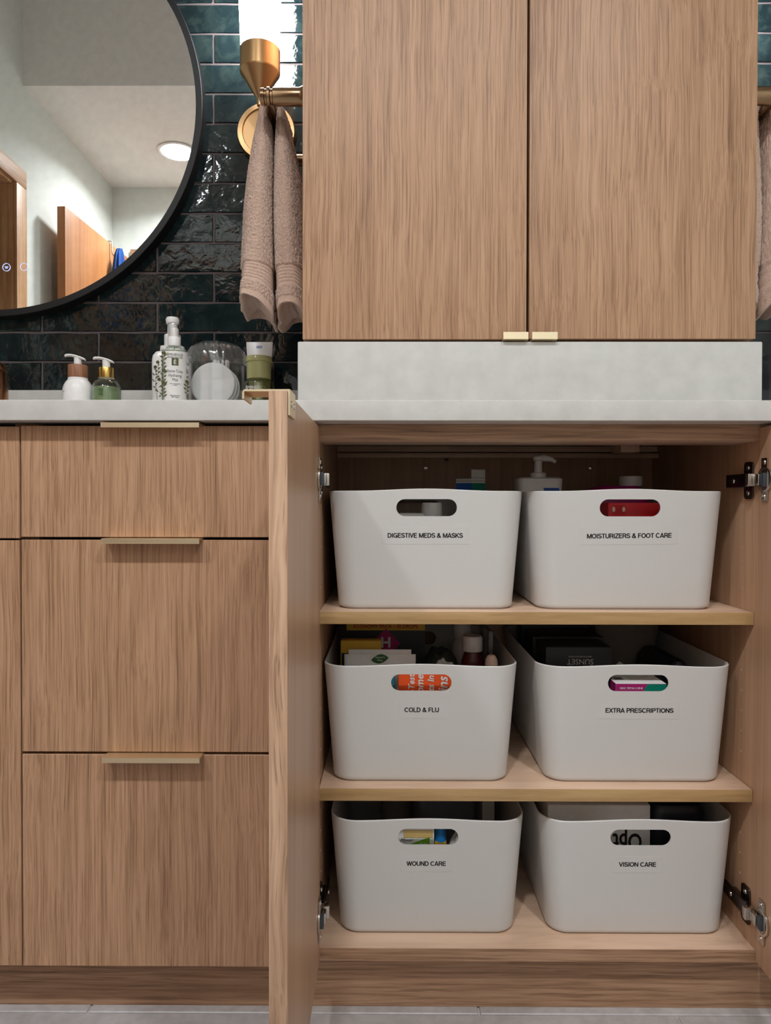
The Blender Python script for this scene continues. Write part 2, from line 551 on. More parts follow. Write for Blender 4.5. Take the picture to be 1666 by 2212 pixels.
def _arc(cx, cy, rx, ry, a0, a1, n=14):
    return [(cx + rx * math.cos(math.radians(a0 + (a1 - a0) * i / n)), cy + ry * math.sin(math.radians(a0 + (a1 - a0) * i / n))) for i in range(n + 1)]
GLYPH = {
    'A': (.72, [[(.05, 0), (.36, .97), (.67, 0)], [(.16, .27), (.56, .27)]]),
    'C': (.76, [_arc(.39, .5, .31, .425, 42, 318, 24)]),
    'D': (.75, [[(.11, 0), (.11, 1)], [(.11, .925), (.34, .925)] + _arc(.34, .5, .31, .425, 90, -90) + [(.11, .075)]]),
    'E': (.66, [[(.11, 0), (.11, 1)], [(.11, .925), (.61, .925)], [(.11, .52), (.57, .52)], [(.11, .075), (.62, .075)]]),
    'F': (.61, [[(.11, 0), (.11, 1)], [(.11, .925), (.58, .925)], [(.11, .50), (.53, .50)]]),
    'G': (.80, [_arc(.40, .5, .31, .425, 42, 330, 24) + [(.68, .45), (.42, .45)], [(.69, .45), (.69, 0)]]),
    'I': (.27, [[(.135, 0), (.135, 1)]]),
    'K': (.71, [[(.11, 0), (.11, 1)], [(.11, .36), (.63, 1)], [(.27, .54), (.66, 0)]]),
    'L': (.58, [[(.11, 0), (.11, 1)], [(.11, .075), (.56, .075)]]),
    'M': (.88, [[(.11, 0), (.11, 1)], [(.13, .97), (.44, .06), (.75, .97)], [(.77, 1), (.77, 0)]]),
    'N': (.75, [[(.11, 0), (.11, 1)], [(.13, .95), (.62, .05)], [(.64, 0), (.64, 1)]]),
    'O': (.82, [_arc(.41, .5, .325, .425, 0, 360, 30)]),
    'P': (.68, [[(.11, 0), (.11, 1)], [(.11, .925), (.38, .925)] + _arc(.38, .695, .22, .23, 90, -90) + [(.11, .465)]]),
    'R': (.73, [[(.11, 0), (.11, 1)], [(.11, .925), (.40, .925)] + _arc(.40, .70, .22, .225, 90, -90) + [(.11, .475)], [(.40, .475), (.56, .38), (.60, .15), (.64, 0)]]),
    'S': (.68, [_arc(.335, .72, .235, .205, 15, 262, 18) + [(.40, .48)] + _arc(.335, .285, .265, .21, 70, -170, 18)]),
    'T': (.62, [[(.31, 0), (.31, .95)], [(.02, .925), (.60, .925)]]),
    'U': (.75, [[(.11, 1), (.11, .36)] + _arc(.375, .36, .265, .285, 180, 360) + [(.64, 1)]]),
    'V': (.68, [[(.05, 1), (.34, .04), (.63, 1)]]),
    'W': (.97, [[(.05, 1), (.27, .04), (.485, .96), (.70, .04), (.92, 1)]]),
    'X': (.68, [[(.05, 0), (.63, 1)], [(.05, 1), (.63, 0)]]),
    'Z': (.64, [[(.05, .925), (.56, .925), (.07, .075), (.60, .075)]]),
    '&': (.76, [[(.71, .0), (.27, .60), (.20, .75), (.24, .88), (.35, .925), (.46, .87), (.48, .75), (.40, .63), (.22, .50), (.10, .36), (.085, .21), (.17, .10), (.31, .075), (.45, .13), (.57, .28), (.62, .46)]]),
    ' ': (.30, []),
}
def grotesk(name, word, c, parent, mat, width, cap, tilt=0.0, slope=0.0, th=.175):
    """bold grotesque capitals drawn as strokes, standing in XZ and facing -Y"""
    bm = bmesh.new()
    total = sum(GLYPH[ch][0] for ch in word)
    kx, x = width / total, -width / 2
    ct, st = math.cos(tilt), math.sin(tilt)
    def put(poly):
        vs = []
        for u, v in poly:
            X, Z = (u * kx) + x, (v - .5) * cap
            X, Z = X * ct - Z * st, X * st + Z * ct
            vs.append(bm.verts.new((c[0] + X, c[1] - slope * Z, c[2] + Z)))
        bm.faces.new(vs)
    h = th / 2
    for ch in word:
        wd_, strokes = GLYPH[ch]
        for pl in strokes:
            for i, (a, b) in enumerate(zip(pl, pl[1:])):
                d = Vector((b[0] - a[0], b[1] - a[1]))
                if d.length < 1e-6: continue
                n = Vector((-d.y, d.x)).normalized() * h
                put([(a[0] + n.x, a[1] + n.y), (a[0] - n.x, a[1] - n.y), (b[0] - n.x, b[1] - n.y), (b[0] + n.x, b[1] + n.y)])
                if i: put([(a[0] + h * math.cos(2 * PI * q / 10), a[1] + h * math.sin(2 * PI * q / 10)) for q in range(10)])
        x += wd_ * kx
    me = bpy.data.meshes.new(name); bm.to_mesh(me); bm.free()
    me.materials.append(M[mat])
    return link(name, me, parent)

def struct(o):
    o['kind'] = 'structure'
    return o

def sphere_prof(r, z0, n=10):
    return [(r * math.sin(PI * i / n), z0 - r * math.cos(PI * i / n)) for i in range(n + 1)]

def clone(root, loc, label, rotz=None, group=None):
    """copy of a thing with copies of its parts and sub-parts"""
    r = root.copy(); COL.objects.link(r); r.location = loc
    if rotz is not None: r.rotation_euler = (0, 0, rotz)
    r['label'] = label
    if group: r['group'] = group
    for ch in list(root.children):
        c = ch.copy(); COL.objects.link(c); c.parent = r
        for g in list(ch.children):
            k = g.copy(); COL.objects.link(k); k.parent = c
    return r

# ------------------------------------------------------------------ the room
XL, XR, YB, YW = -1.46, 1.36, -1.72, .527       # left, right, rear wall, wall behind the tiles
CEIL, HIGH, YH = 2.44, 3.05, -.81               # low ceiling, raised ceiling over the vanity, header face
struct(box('floor', XL - .2, XR + .1, YB - .1, YW + .1, -.06, -.003, 'floor_grout', None, 0))
fl = bpy.data.objects['floor']
FX, FY = .6, .3
tm = {}
def floor_tile(x0, x1, y0, y1):
    key = (round(x1 - x0, 3), round(y1 - y0, 3))
    if key not in tm:
        bm = bm_box(bmesh.new(), 0, key[0], 0, key[1], -.01, 0, .0015, 1)
        me = bpy.data.meshes.new('floor_tile'); bm.to_mesh(me); bm.free(); finish(me, 'floor'); tm[key] = me
    o = link('floor_tile', tm[key], fl); o.location = (x0, y0, 0)
yj = .0085
rows = [(yj + .002, .055)] + [(yj - FY * (k + 1) + .002, yj - FY * k) for k in range(6)]
for r_, (y0, y1) in enumerate(rows):
    x = XL - .2 + (.3 if r_ % 2 else 0)
    if r_ % 2: floor_tile(XL - .2, XL + .098, y0, y1)
    while x < XR:
        floor_tile(x, min(x + FX - .002, XR + .1), y0, y1); x += FX
# walls
wall_back = struct(box('wall_back', XL - .1, XR + .1, YW - .0105, YW + .1, 0, HIGH, 'grout', None, 0))
struct(box('wall_right', XR, XR + .1, YB - .1, YW + .1, 0, HIGH, 'wall', None, 0))
bm = bmesh.new()
RD0, RD1 = -1.285, -.655
for a in ((XL - .12, RD0, YB - .1, YB, 0, HIGH), (RD1, XR + .1, YB - .1, YB, 0, HIGH), (RD0, RD1, YB - .1, YB, 2.03, HIGH)):
    bm_box(bm, *a, 0)
struct(from_bm('wall_rear', bm, 'wall', None, None))
bm = bmesh.new()
for a in ((-1.9, .2, YB - 1.7, YB - 1.6, 0, HIGH), (-2.0, -1.9, YB - 1.7, YB - .1, 0, HIGH), (.2, .3, YB - 1.7, YB - .1, 0, HIGH), (-1.9, .2, YB - 1.6, YB - .1, 2.44, 2.5), (-1.9, .2, YB - 1.6, YB - .1, -.06, -.01)):
    bm_box(bm, *a, 0)
struct(from_bm('wall_corridor', bm, 'wall', None, None))
# left wall with the doorway (Y -.72 .. -.06)
bm = bmesh.new()
for a in ((XL - .12, XL, YB - .1, -.735, 0, HIGH), (XL - .12, XL, -.045, YW + .1, 0, HIGH), (XL - .12, XL, -.735, -.045, 2.03, HIGH)):
    bm_box(bm, *a, 0)
struct(from_bm('wall_left', bm, 'wall', None, None))
struct(box('wall_hall', XL - 1.0, XL - .9, -1.6, .6, 0, HIGH, 'wall', None, 0))
struct(box('ceiling', XL - .1, XR + .1, YB - .1, YH - .1, CEIL, CEIL + .08, 'ceil', None, 0))
cl = bpy.data.objects['ceiling']
part = box('header', XL - .1, XR + .1, YH - .1, YH, CEIL, HIGH, 'ceil', cl, 0)
part = box('raised_ceiling', XL - .1, XR + .1, YH, YW + .1, HIGH, HIGH + .08, 'ceil', cl, 0)

# glazed tiles, running bond
PX, PZ, GR = .257, .0657, .0044
tile_me = []
for k in range(6):
    nx, nz = 18, 5
    L, H = PX - GR, PZ - GR
    gx = np.linspace(0, L, nx + 1); gz = np.linspace(0, H, nz + 1)
    ph = rng.uniform(0, 6.28, 6)
    vs, fs = [], []
    for j, z in enumerate(gz):
        for i, x in enumerate(gx):
            ex = min(x, L - x); ez = min(z, H - z)
            e = min(ex, ez)
            y = -.0012 + .0004 * math.sin(9 * x / L + ph[0]) + .0003 * math.sin(4.0 * z / H + ph[1] + 5 * x / L)
            if e < 1e-6: y = .0008
            dz = .0006 * math.sin(x * 60 + ph[2 if j == 0 else 3]) if j in (0, nz) else 0
            dx = .0005 * math.sin(z * 150 + ph[4]) if i in (0, nx) else 0
            vs.append((x + dx, y, z + dz))
    # pull the second ring outwards so the pillowed edge is narrow
    vs = [list(v) for v in vs]
    for j in range(nz + 1):
        for i in range(nx + 1):
            v = vs[j * (nx + 1) + i]
            if i == 1: v[0] = .0013
            if i == nx - 1: v[0] = L - .0013
            if j == 1: v[2] = .0013
            if j == nz - 1: v[2] = H - .0013
    for j in range(nz):
        for i in range(nx):
            a = j * (nx + 1) + i
            fs.append((a, a + 1, a + nx + 2, a + nx + 1))
    base = len(vs)
    loop = [i for i in range(nx + 1)] + [j * (nx + 1) + nx for j in range(1, nz + 1)] + [nz * (nx + 1) + i for i in range(nx - 1, -1, -1)] + [j * (nx + 1) for j in range(nz - 1, 0, -1)]
    for q in loop: vs.append([vs[q][0], .009, vs[q][2]])
    for q in range(len(loop)):
        r = (q + 1) % len(loop)
        fs.append((loop[q], base + q, base + r, loop[r]))
    me = bpy.data.meshes.new('tile'); me.from_pydata([tuple(v) for v in vs], [], fs); finish(me, 'tile', 24)
    tile_me.append(me)
ZT0 = 1.0925 - 3 * PZ        # a joint line
for r_ in range(23):
    z = ZT0 + r_ * PZ + GR / 2
    x0 = (-.5156 if r_ % 2 == 0 else -.3896 - PX) - 4 * PX + GR / 2
    for c_ in range(12):
        x = x0 + c_ * PX
        if x < XL - .22 or x > XR: continue
        o = link('tile', random.choice(tile_me), wall_back)
        o.location = (x, YW - .012, z)
        o.rotation_euler = (random.uniform(-.004, .004), 0, random.uniform(-.003, .003))

# entry door, seen in the mirror
d1 = struct(thing('door_1', 'open wooden room door folded back against the wall', 'door', (XL, -.72, 0), world=True))
del d1['category']
zc = 2.09
box('casing', XL, XL + .018, -.80, -.722, 0, 2.0215, 'casing', d1, .004)
box('casing', XL, XL + .018, -.058, .0, 0, 2.0215, 'casing', d1, .004)
box('casing', XL, XL + .018, -.80, .0, 2.022, zc, 'casing_h', d1, .004)
box('jamb', XL - .12, XL + .002, -.735, -.717, 0, 2.03, 'casing', d1, .002)
box('jamb', XL - .12, XL + .002, -.063, -.045, 0, 2.03, 'casing', d1, .002)
box('jamb', XL - .12, XL + .002, -.717, -.063, 2.012, 2.03, 'casing', d1, .002)
pn = bm_box(bmesh.new(), -.0175, .0175, -.70, 0, .01, 2.03, .002)
bmesh.ops.transform(pn, matrix=Matrix.Translation((-1.385, -.97, 0)) @ Matrix.Rotation(math.radians(3.0), 4, 'Z'), verts=pn.verts)
from_bm('door_panel', pn, 'door_wood', d1)
d2 = struct(thing('door_2', 'open doorway with oak casing in the rear wall', 'door', (-.9, YB, 0), world=True))
del d2['category']
box('casing', -1.36, -1.283, YB, YB + .018, 0, 2.0295, 'casing', d2, .004)
box('casing', -.657, -.58, YB, YB + .018, 0, 2.0295, 'casing', d2, .004)
box('casing', -1.36, -.58, YB, YB + .018, 2.03, 2.11, 'oak_h', d2, .004)
box('jamb', -1.286, -1.27, YB - .1, YB + .002, 0, 2.014, 'casing', d2, .001)
box('jamb', -.67, -.654, YB - .1, YB + .002, 0, 2.014, 'casing', d2, .001)
box('jamb', -1.286, -.654, YB - .1, YB + .002, 2.0142, 2.031, 'oak_h', d2, .001)

# over-door hook and blue towel on it (reflected in the mirror)
hk = thing('over_door_hook', 'nickel over-door hook on the orange wood room door', 'hook', (-1.335, -1.39, 1.95), world=True)
tube('hook', [(-1.375, -1.39, 2.036), (-1.335, -1.39, 2.036), (-1.332, -1.39, 1.98), (-1.318, -1.39, 1.955), (-1.300, -1.39, 1.965), (-1.298, -1.39, 1.99)], .004, 'nickel', hk)
bm = bmesh.new()
rings = []
for i in range(14):
    t_ = i / 13
    z = 2.0 - .34 * t_
    a, b = .012 + .03 * t_ ** .6, .01 + .055 * t_ ** .5
    rings.append([(-1.297 + a * math.cos(q) * (1 + .25 * math.sin(5 * q + 4 * t_)), -1.39 + b * math.sin(q) * (1 + .15 * math.sin(7 * q)), z) for q in np.linspace(0, 2 * PI, 40, endpoint=False)])
tag(loft('bath_towel', rings, 'blue_terry'), 'blue towel hanging from the hook on the room door', 'towel')

# ceiling downlights
def downlight(x, y, label):
    t = thing('ceiling_downlight', label, 'ceiling light', (x, y, CEIL), group='recessed ceiling downlights')
    lathe('trim_ring', [(.078, 0), (.092, -.002), (.094, -.005), (.088, -.008), (.078, -.006), (.0775, -.001)], 'white_pl', t, close=True)
    lathe('diffuser', [(0, -.003), (.077, -.003), (.077, -.001), (0, -.001)], 'lamp', t)
    ld = bpy.data.lights.new('downlight_lamp', 'AREA')
    ld.shape = 'DISK'; ld.size = .14; ld.energy = LAMP_W; ld.color = (.955, 1.0, 1.04); ld.spread = math.radians(150)
    lo = bpy.data.objects.new('downlight_lamp', ld); COL.objects.link(lo)
    lo.location = (0, 0, -.011); lo.parent = t
downlight(-1.0, -1.337, 'round recessed ceiling downlight near the room door')
downlight(-.20, -1.337, 'round recessed ceiling downlight in front of the oak drawers')
downlight(.60, -1.337, 'round recessed ceiling downlight over the open cabinet')

# ------------------------------------------------------------------ vanity: worktop and riser
ct = thing('countertop', 'long white quartz countertop over the oak drawers and open cabinet', 'countertop', (0, 0, .8975), world=True)
box('slab', XL + .001, XR - .001, -.045, .5135, .8975, .9275, 'quartz', ct, .002, 3)
box('backsplash', XL + .001, -.146, .4945, .5135, .9277, 1.027, 'quartz', ct, .002, 3)
box('backsplash', .588, XR - .001, .4945, .5135, .9277, 1.027, 'quartz', ct, .002, 3)
rs = thing('stone_riser', 'white quartz riser between the countertop and the upper cabinet', 'riser', (.22, .055, .928), world=True)
box('front_panel', -.1448, .586, .055, .085, .928, 1.0338, 'quartz', rs, .0025, 3)
box('side_panel', -.1448, -.115, .0852, .5, .928, 1.0338, 'quartz', rs, .0025, 3)
box('side_panel', .556, .586, .0852, .5, .928, 1.0338, 'quartz', rs, .0025, 3)

# ------------------------------------------------------------------ edge pulls
def edge_pull(parent, x0, x1, yf, z, p=.02, up=False, mat='brass'):
    """tab pull: plate over the edge of a front at face y = yf, lip standing forward; up=True for pulls under an upper door"""
    s = -1 if up else 1
    pts = [(yf + .016, z), (yf - p, z), (yf - p, z - s * .0045), (yf - p - .0022, z - s * .0045), (yf - p - .0022, z + s * .0026), (yf - p + .001, z + s * .0032), (yf + .016, z + s * .0026)]
    if up:
        pts = [(yf + .016, z), (yf - p, z), (yf - p, z + .0085), (yf - p - .0022, z + .0085), (yf - p - .0022, z - .0024), (yf - p + .001, z - .003), (yf + .016, z - .0026)]
    bm = bm_loft(bmesh.new(), [[(x0, a, b) for a, b in pts], [(x1, a, b) for a, b in pts]])
    return from_bm('handle', bm, mat, parent, 20)

# ------------------------------------------------------------------ drawer unit and sink unit
TOE = .025
tk = struct(box('trim_1', XL + .001, XR - .001, TOE, TOE + .018, 0, .0885, 'oak_h', None, .001))
FY0, FY1 = -.021, -.002
dc = thing('drawer_cabinet', 'three drawer oak vanity base with brass edge pulls', 'cabinet', (-.335, 0, .0905), world=True)
for a in ((-.544, -.527, .0, .44), (-.1435, -.1265, .0, .44)):
    box('side_panel', a[0], a[1], a[2], a[3], .0905, .8972, 'maple_v', dc, .0005)
box('back_panel', -.527, -.1435, .425, .44, .0905, .8972, 'maple_v', dc, .0005)
box('bottom_panel', -.527, -.1435, .0, .425, .0905, .1085, 'maple_h', dc, .0005)
DX0, DX1 = -.5434, -.1275
for z0, z1 in ((.7285, .8925), (.4105, .7245), (.0908, .4065)):
    d = box('drawer_front', DX0, DX1, FY0, FY1, z0, z1, 'oak', dc, .0007, 1)
    edge_pull(d, -.4165, -.2745, FY0, z1)
    box('drawer_box', DX0 + .03, DX1 - .03, .0, .40, z0 + .01, z1 - .03, 'maple_v', d, .001)
sc = thing('sink_cabinet', 'oak sink cabinet with flat fronts left of the drawers', 'cabinet', (-1.0, 0, .0905), world=True)
for a in ((-.5625, -.5455), (XL + .002, XL + .019)):
    box('side_panel', a[0], a[1], .0, .44, .0905, .8972, 'maple_v', sc, .0005)
box('back_panel', XL + .019, -.5625, .425, .44, .0905, .8972, 'maple_v', sc, .0005)
box('bottom_panel', XL + .019, -.5625, .0, .425, .0905, .1085, 'maple_h', sc, .0005)
d = box('drawer_front', XL + .004, -.5457, FY0, FY1, .7265, .8915, 'oak', sc, .0007, 1)
edge_pull(d, -1.10, -.90, FY0, .8915)
for a in ((XL + .004, -1.0045), (-1.0015, -.5457)):
    d = box('door', a[0], a[1], FY0, FY1, .0908, .7235, 'oak', sc, .0007, 1)
    xm = a[1] if a[0] < -1.2 else a[0]
    edge_pull(d, xm - (.045 if a[0] < -1.2 else -.005), xm + (-.005 if a[0] < -1.2 else .045), FY0, .7235)

ec = thing('end_cabinet', 'oak base cabinet beyond the open storage cabinet', 'cabinet', (.97, 0, .0905), world=True)
for a in ((.5735, .5905), (XR - .019, XR - .002)):
    box('side_panel', a[0], a[1], .0, .44, .0905, .8972, 'maple_v', ec, .0005)
box('back_panel', .5905, XR - .019, .425, .44, .0905, .8972, 'maple_v', ec, .0005)
box('bottom_panel', .5905, XR - .019, .0, .425, .0905, .1085, 'maple_h', ec, .0005)
for a in ((.5745, .9655), (.9685, XR - .004)):
    d = box('door', a[0], a[1], FY0, FY1, .0908, .8925, 'oak', ec, .0007, 1)
    edge_pull(d, a[0] + .17, a[0] + .21, FY0, .8925)

# ------------------------------------------------------------------ open storage cabinet
OX0, OX1 = -.107, .553
oc = thing('storage_cabinet', 'open oak vanity cabinet with two maple shelves of white bins', 'cabinet', (.223, 0, .0873), world=True)
box('side_panel', OX0 - .018, OX0, .0, .445, .0873, .8972, 'maple_v', oc, .0005)
rsp = box('side_panel', OX1, OX1 + .018, .0, .445, .0873, .8972, 'maple_v', oc, .0005)
box('back_panel', OX0, OX1, .433, .445, .1058, .8972, 'maple_v', oc, .0005)
bp = box('bottom_panel', OX0, OX1, .0012, .433, .0873, .1058, 'maple_h', oc, .0005)
box('edge_band', OX0, OX1, .0, .0012, .0873, .1058, 'oak_h', bp, 0)
for zt in (.6143, .3447):
    sh = box('shelf', OX0 + .001, OX1 - .001, .0112, .425, zt - .0186, zt, 'maple_h', oc, .0004)
    box('edge_band', OX0 + .001, OX1 - .001, .0098, .0112, zt - .0186, zt, 'maple_edge', sh, .0003)
tr = box('top_rail', OX0, OX1, .0, .085, .8735, .8972, 'maple_h', oc, .0005)
box('edge_band', OX0, OX1, -.0012, .0, .8735, .8972, 'oak_h', tr, 0)
br = box('back_rail', OX0, OX1, .405, .433, .886, .8972, 'maple_h', oc, .0008)
box('rail_lip', OX0, OX1, .398, .405, .873, .8825, 'maple_h', br, .0008)
box('corner_block', .418, .452, .22, .27, .872, .8972, 'maple_h', oc, .001)
bm = bmesh.new()
for x, z in ((.077, .853), (.42, .853)):
    bm_lathe(bm, [(0, 0), (.0048, 0), (.0044, .0012), (.002, .0006), (0, .0006)], 16, Matrix.Translation((x, .4329, z)) @ RX)
    o = from_bm('screw', bm, 'nickel', oc); bm = bmesh.new()
bm.free()
tube('cup_hook', [(.115, .41, .884), (.115, .41, .872), (.118, .408, .868), (.121, .405, .871), (.119, .402, .876)], .0012, 'blackmetal', oc, 8)
# shelf pin holes, two columns on each side panel
bm = bmesh.new()
for xs, s in ((OX0, 1), (OX1, -1)):
    for yy in (.048, .37):
        for k in range(22):
            z = .135 + k * .032
            if any(abs(z - zz) < .03 for zz in (.165, .815, .336, .605)): continue
            bm_lathe(bm, [(.0020, 0), (.0020, .0003), (.0013, .0003), (.0013, .0001), (0, .0001)], 10, Matrix.Translation((xs, yy, z)) @ (RY if s > 0 else Matrix.Rotation(-PI / 2, 4, 'Y')))
o = from_bm('shelf_pin_holes', bm, 'pin_sleeve', oc)
o['kind'] = 'stuff'

def hinge_full(xin, s, z, xd):
    def bx(bm, a, b, y0, y1, z0, z1, bev=.001):
        x0, x1 = sorted((a, b)); return bm_box(bm, x0, x1, y0, y1, z0, z1, bev)
    bm = bmesh.new()
    pts = rrect(.0125, .0285, .006, 5)
    bm_loft(bm, [[(xin, .026 + p[0], z + p[1]) for p in pts], [(xin + s * .003, .026 + p[0], z + p[1]) for p in pts]])
    bx(bm, xin, xin + s * .007, .014, .060, z - .0085, z + .0085)
    h = from_bm('hinge', bm, 'nickel_dark', oc)
    bm = bmesh.new()      # arm: a channel running out of the cabinet
    bx(bm, xin + s * .0072, xin + s * .0115, .008, .080, z - .0105, z + .0105, .0015)
    from_bm('hinge_arm', bm, 'nickel_dark', h)
    bm = bmesh.new()      # knuckle box in front of the arm
    bx(bm, xin + s * .003, xin + s * .0175, -.003, .0075, z - .0095, z + .0095, .002)
    from_bm('knuckle', bm, 'nickel', h)
    bm = bmesh.new()
    xm = xd
    bx(bm, xd + s * .004, xd + s * .010, -.020, -.0032, z - .008, z + .008, .0015)
    from_bm('link', bm, 'nickel', h)
    bm = bmesh.new()      # cup flange on the door
    pts = [(-.030, -.0315), (-.014, -.0315), (-.014, .0315), (-.030, .0315)]
    bm_loft(bm, [[(xd, a, z + b) for a, b in pts], [(xd + s * .0022, a, z + b) for a, b in pts]])
    cyl = [(0, 0), (.0188, 0), (.0188, .0026), (.016, .003), (.0145, .0012), (0, .0012)]
    bm_lathe(bm, cyl, 28, Matrix.Translation((xd, -.0225, z)) @ (RY if s > 0 else Matrix.Rotation(-PI / 2, 4, 'Y')))
    from_bm('cup_flange', bm, 'nickel', h)
    bm = bmesh.new()
    bx(bm, xd + s * .0015, xd + s * .0075, -.030, -.0205, z - .0095, z + .0095, .001)
    from_bm('cup_insert', bm, 'hinge_plastic', h)
    sp = [(0, .0015), (.0013, .0007), (.0034, .0012), (.004, 0), (0, 0)]
    for (yy, dz, xb) in ((-.022, .025, xd + s * .0022), (-.022, -.025, xd + s * .0022), (.026, .019, xin + s * .003), (.026, -.019, xin + s * .003), (.055, 0, xin + s * .0115)):
        lathe('screw', list(reversed(sp)), 'nickel', h, (xb, yy, z + dz), RY if s > 0 else Matrix.Rotation(-PI / 2, 4, 'Y'), 14)
    return h

HZ0, HZ1 = .162, .8147
for s, xin, xd in ((1, OX0, -.1032), (-1, OX1, .5515)):
    for z in (HZ0, HZ1): hinge_full(xin, s, z, xd)

def open_door(x0, x1, s):
    """door folded out at a right angle; s = +1 left door (inner face at x1), -1 right door (inner face at x0)"""
    y0, y1 = -.3485, -.0015
    z0, z1 = .0908, .8925
    d = box('door', x0 + .0007, x1 - .0007, y0 + .0012, y1, z0, z1, 'maple_v', oc, .0006, 1)
    xi, xo = (x1, x0) if s > 0 else (x0, x1)
    # oak veneer on the outer face and band on the free edge
    a, b = sorted((xo, xo + s * .0007))
    box('veneer', a, b, y0 + .0012, y1, z0, z1, 'oak', d, 0)
    box('edge_band', x0, x1, y0, y0 + .0012, z0, z1, 'oak_edge', d, .0003)
    # edge pull over the top edge: plate on the inner face, over the edge, lip outside
    t = .0022
    pts = [(xi, z1 - .024), (xi + s * t, z1 - .024), (xi + s * t, z1 + t), (xo - s * .0255, z1 + t), (xo - s * .0275, z1 - .0005), (xo - s * .0275, z1 - .0075), (xo - s * .0255, z1 - .0075), (xo - s * .0255, z1), (xi, z1)]
    ya, yb = -.345, -.3035
    bm = bm_loft(bmesh.new(), [[(p[0], ya, p[1]) for p in pts], [(p[0], yb, p[1]) for p in pts]])
    hd = from_bm('handle', bm, 'brass', d, 20)
    for yy in (-.335, -.314):
        lathe('screw', [(0, 0), (.0036, 0), (.003, .0012), (0, .0008)], 'nickel', hd, (xi + s * t, yy, z1 - .012), RY if s > 0 else Matrix.Rotation(-PI / 2, 4, 'Y'), 14)
    return d
open_door(-.1222, -.1032, 1)
open_door(.5515, .5705, -1)

# ------------------------------------------------------------------ upper cabinet
uc = thing('upper_cabinet', 'tall oak upper cabinet with two closed flat doors', 'cabinet', (.22, .06, 1.0385), world=True)
UX0, UX1, UG, UZ0, UZ1, UY = -.1375, .5775, .2182, 1.0385, 2.30, .06
box('side_panel', UX0 + .0006, UX0 + .0186, UY + .0215, .5125, UZ0, UZ1, 'oak', uc, .0005)
box('side_panel', UX1 - .0186, UX1 - .0006, UY + .0215, .5125, UZ0, UZ1, 'oak', uc, .0005)
box('bottom_panel', UX0 + .0186, UX1 - .0186, UY + .0215, .5, UZ0, UZ0 + .018, 'oak_h', uc, .0005)
box('top_panel', UX0 + .0186, UX1 - .0186, UY + .0215, .5, UZ1 - .018, UZ1, 'oak_h', uc, .0005)
box('back_panel', UX0 + .0186, UX1 - .0186, .5, .5125, UZ0, UZ1, 'maple_v', uc, .0005)
for a, b, hx, dz in ((UX0, UG - .0021, (.1778, .2169), .0), (UG + .0021, UX1, (.2227, .2625), -.0012)):
    d = box('door', a, b, UY, UY + .02, UZ0 + (0 if dz == 0 else .0008), UZ1, 'oak', uc, .0008, 2)
    edge_pull(d, hx[0], hx[1], UY, UZ0 - .0002 + dz * 0, p=.011, up=True)

# ------------------------------------------------------------------ round mirror
MX, MZ, MY, MR = -.8620, 1.6410, .485, .4560
mr = thing('round_mirror', 'large round wall mirror with a thin black frame', 'mirror', (MX, MY, MZ - MR), world=True)
lathe('frame', [(MR - .014, -.004), (MR - .001, -.004), (MR, -.003), (MR, .029), (MR - .03, .029), (MR - .03, .001), (MR - .014, .001)], 'blackmetal', mr, (MX, MY, MZ), Matrix.Rotation(-PI / 2, 4, 'X'), 160, 30, close=True)
lathe('glass', [(0, .0005), (MR - .0142, .0005), (MR - .0142, .004), (0, .004)], 'mirror', mr, (MX, MY, MZ), Matrix.Rotation(-PI / 2, 4, 'X'), 160, 30)
ix, iz = -.8352, 1.2925
bm = bmesh.new()
bm_lathe(bm, [(.0078, 0), (.0086, 0), (.0086, .0004), (.0078, .0004)], 32, Matrix.Translation((ix, MY, iz)) @ RX, True)
for k in range(3):
    bm_box(bm, ix - .004 + .0008 * k, ix + .004 - .0008 * k, MY - .0004, MY, iz - .0008 - .0018 * (k - 1), iz - .0002 - .0018 * (k - 1), 0)
from_bm('touch_icon', bm, 'icon', mr)
lathe('touch_icon', [(.0078, 0), (.0084, 0), (.0084, .0004), (.0078, .0004)], 'icon', mr, (ix + .0385, MY, iz + .001), RX, 32, close=True)

# ------------------------------------------------------------------ wall sconces
def sconce(x, label):
    t = thing('wall_sconce', label, 'wall lamp', (x, .513, 1.53), group='brass wall sconces', world=True)
    zc = 1.5924
    yc = .41
    lathe('backplate', [(0, 0), (.0635, 0), (.0645, .002), (.0645, .011), (.062, .0165), (.052, .0175), (.0505, .014), (0, .014)], 'brass_v', t, (x - .003, .5132, zc), RX, 64)
    lathe('arm', [(0, 0), (.006, 0), (.006, .088), (.0055, .091), (0, .092)], 'brass_v', t, (x, .50, 1.6055), RX, 24)
    lathe('cup', [(0, 1.599), (.0062, 1.599), (.0065, 1.613), (.0402, 1.6645), (.0410, 1.667), (.0410, 1.712), (.0398, 1.713), (.037, 1.711), (.037, 1.70), (0, 1.70)], 'brass_v', t, (x, yc, 0), None, 64, 14)
    lathe('glass_shade', [(.034, 1.7015), (.0392, 1.7025), (.0428, 1.80), (.0450, 1.93), (.0445, 1.945), (.038, 1.950), (0, 1.951)], 'shade', t, (x, yc, 0), None, 48, 40)
sconce(-.268, 'brass wall sconce with a lit glass cylinder beside the round mirror')
sconce(.700, 'brass wall sconce with a lit glass cylinder on the far side of the upper cabinet')

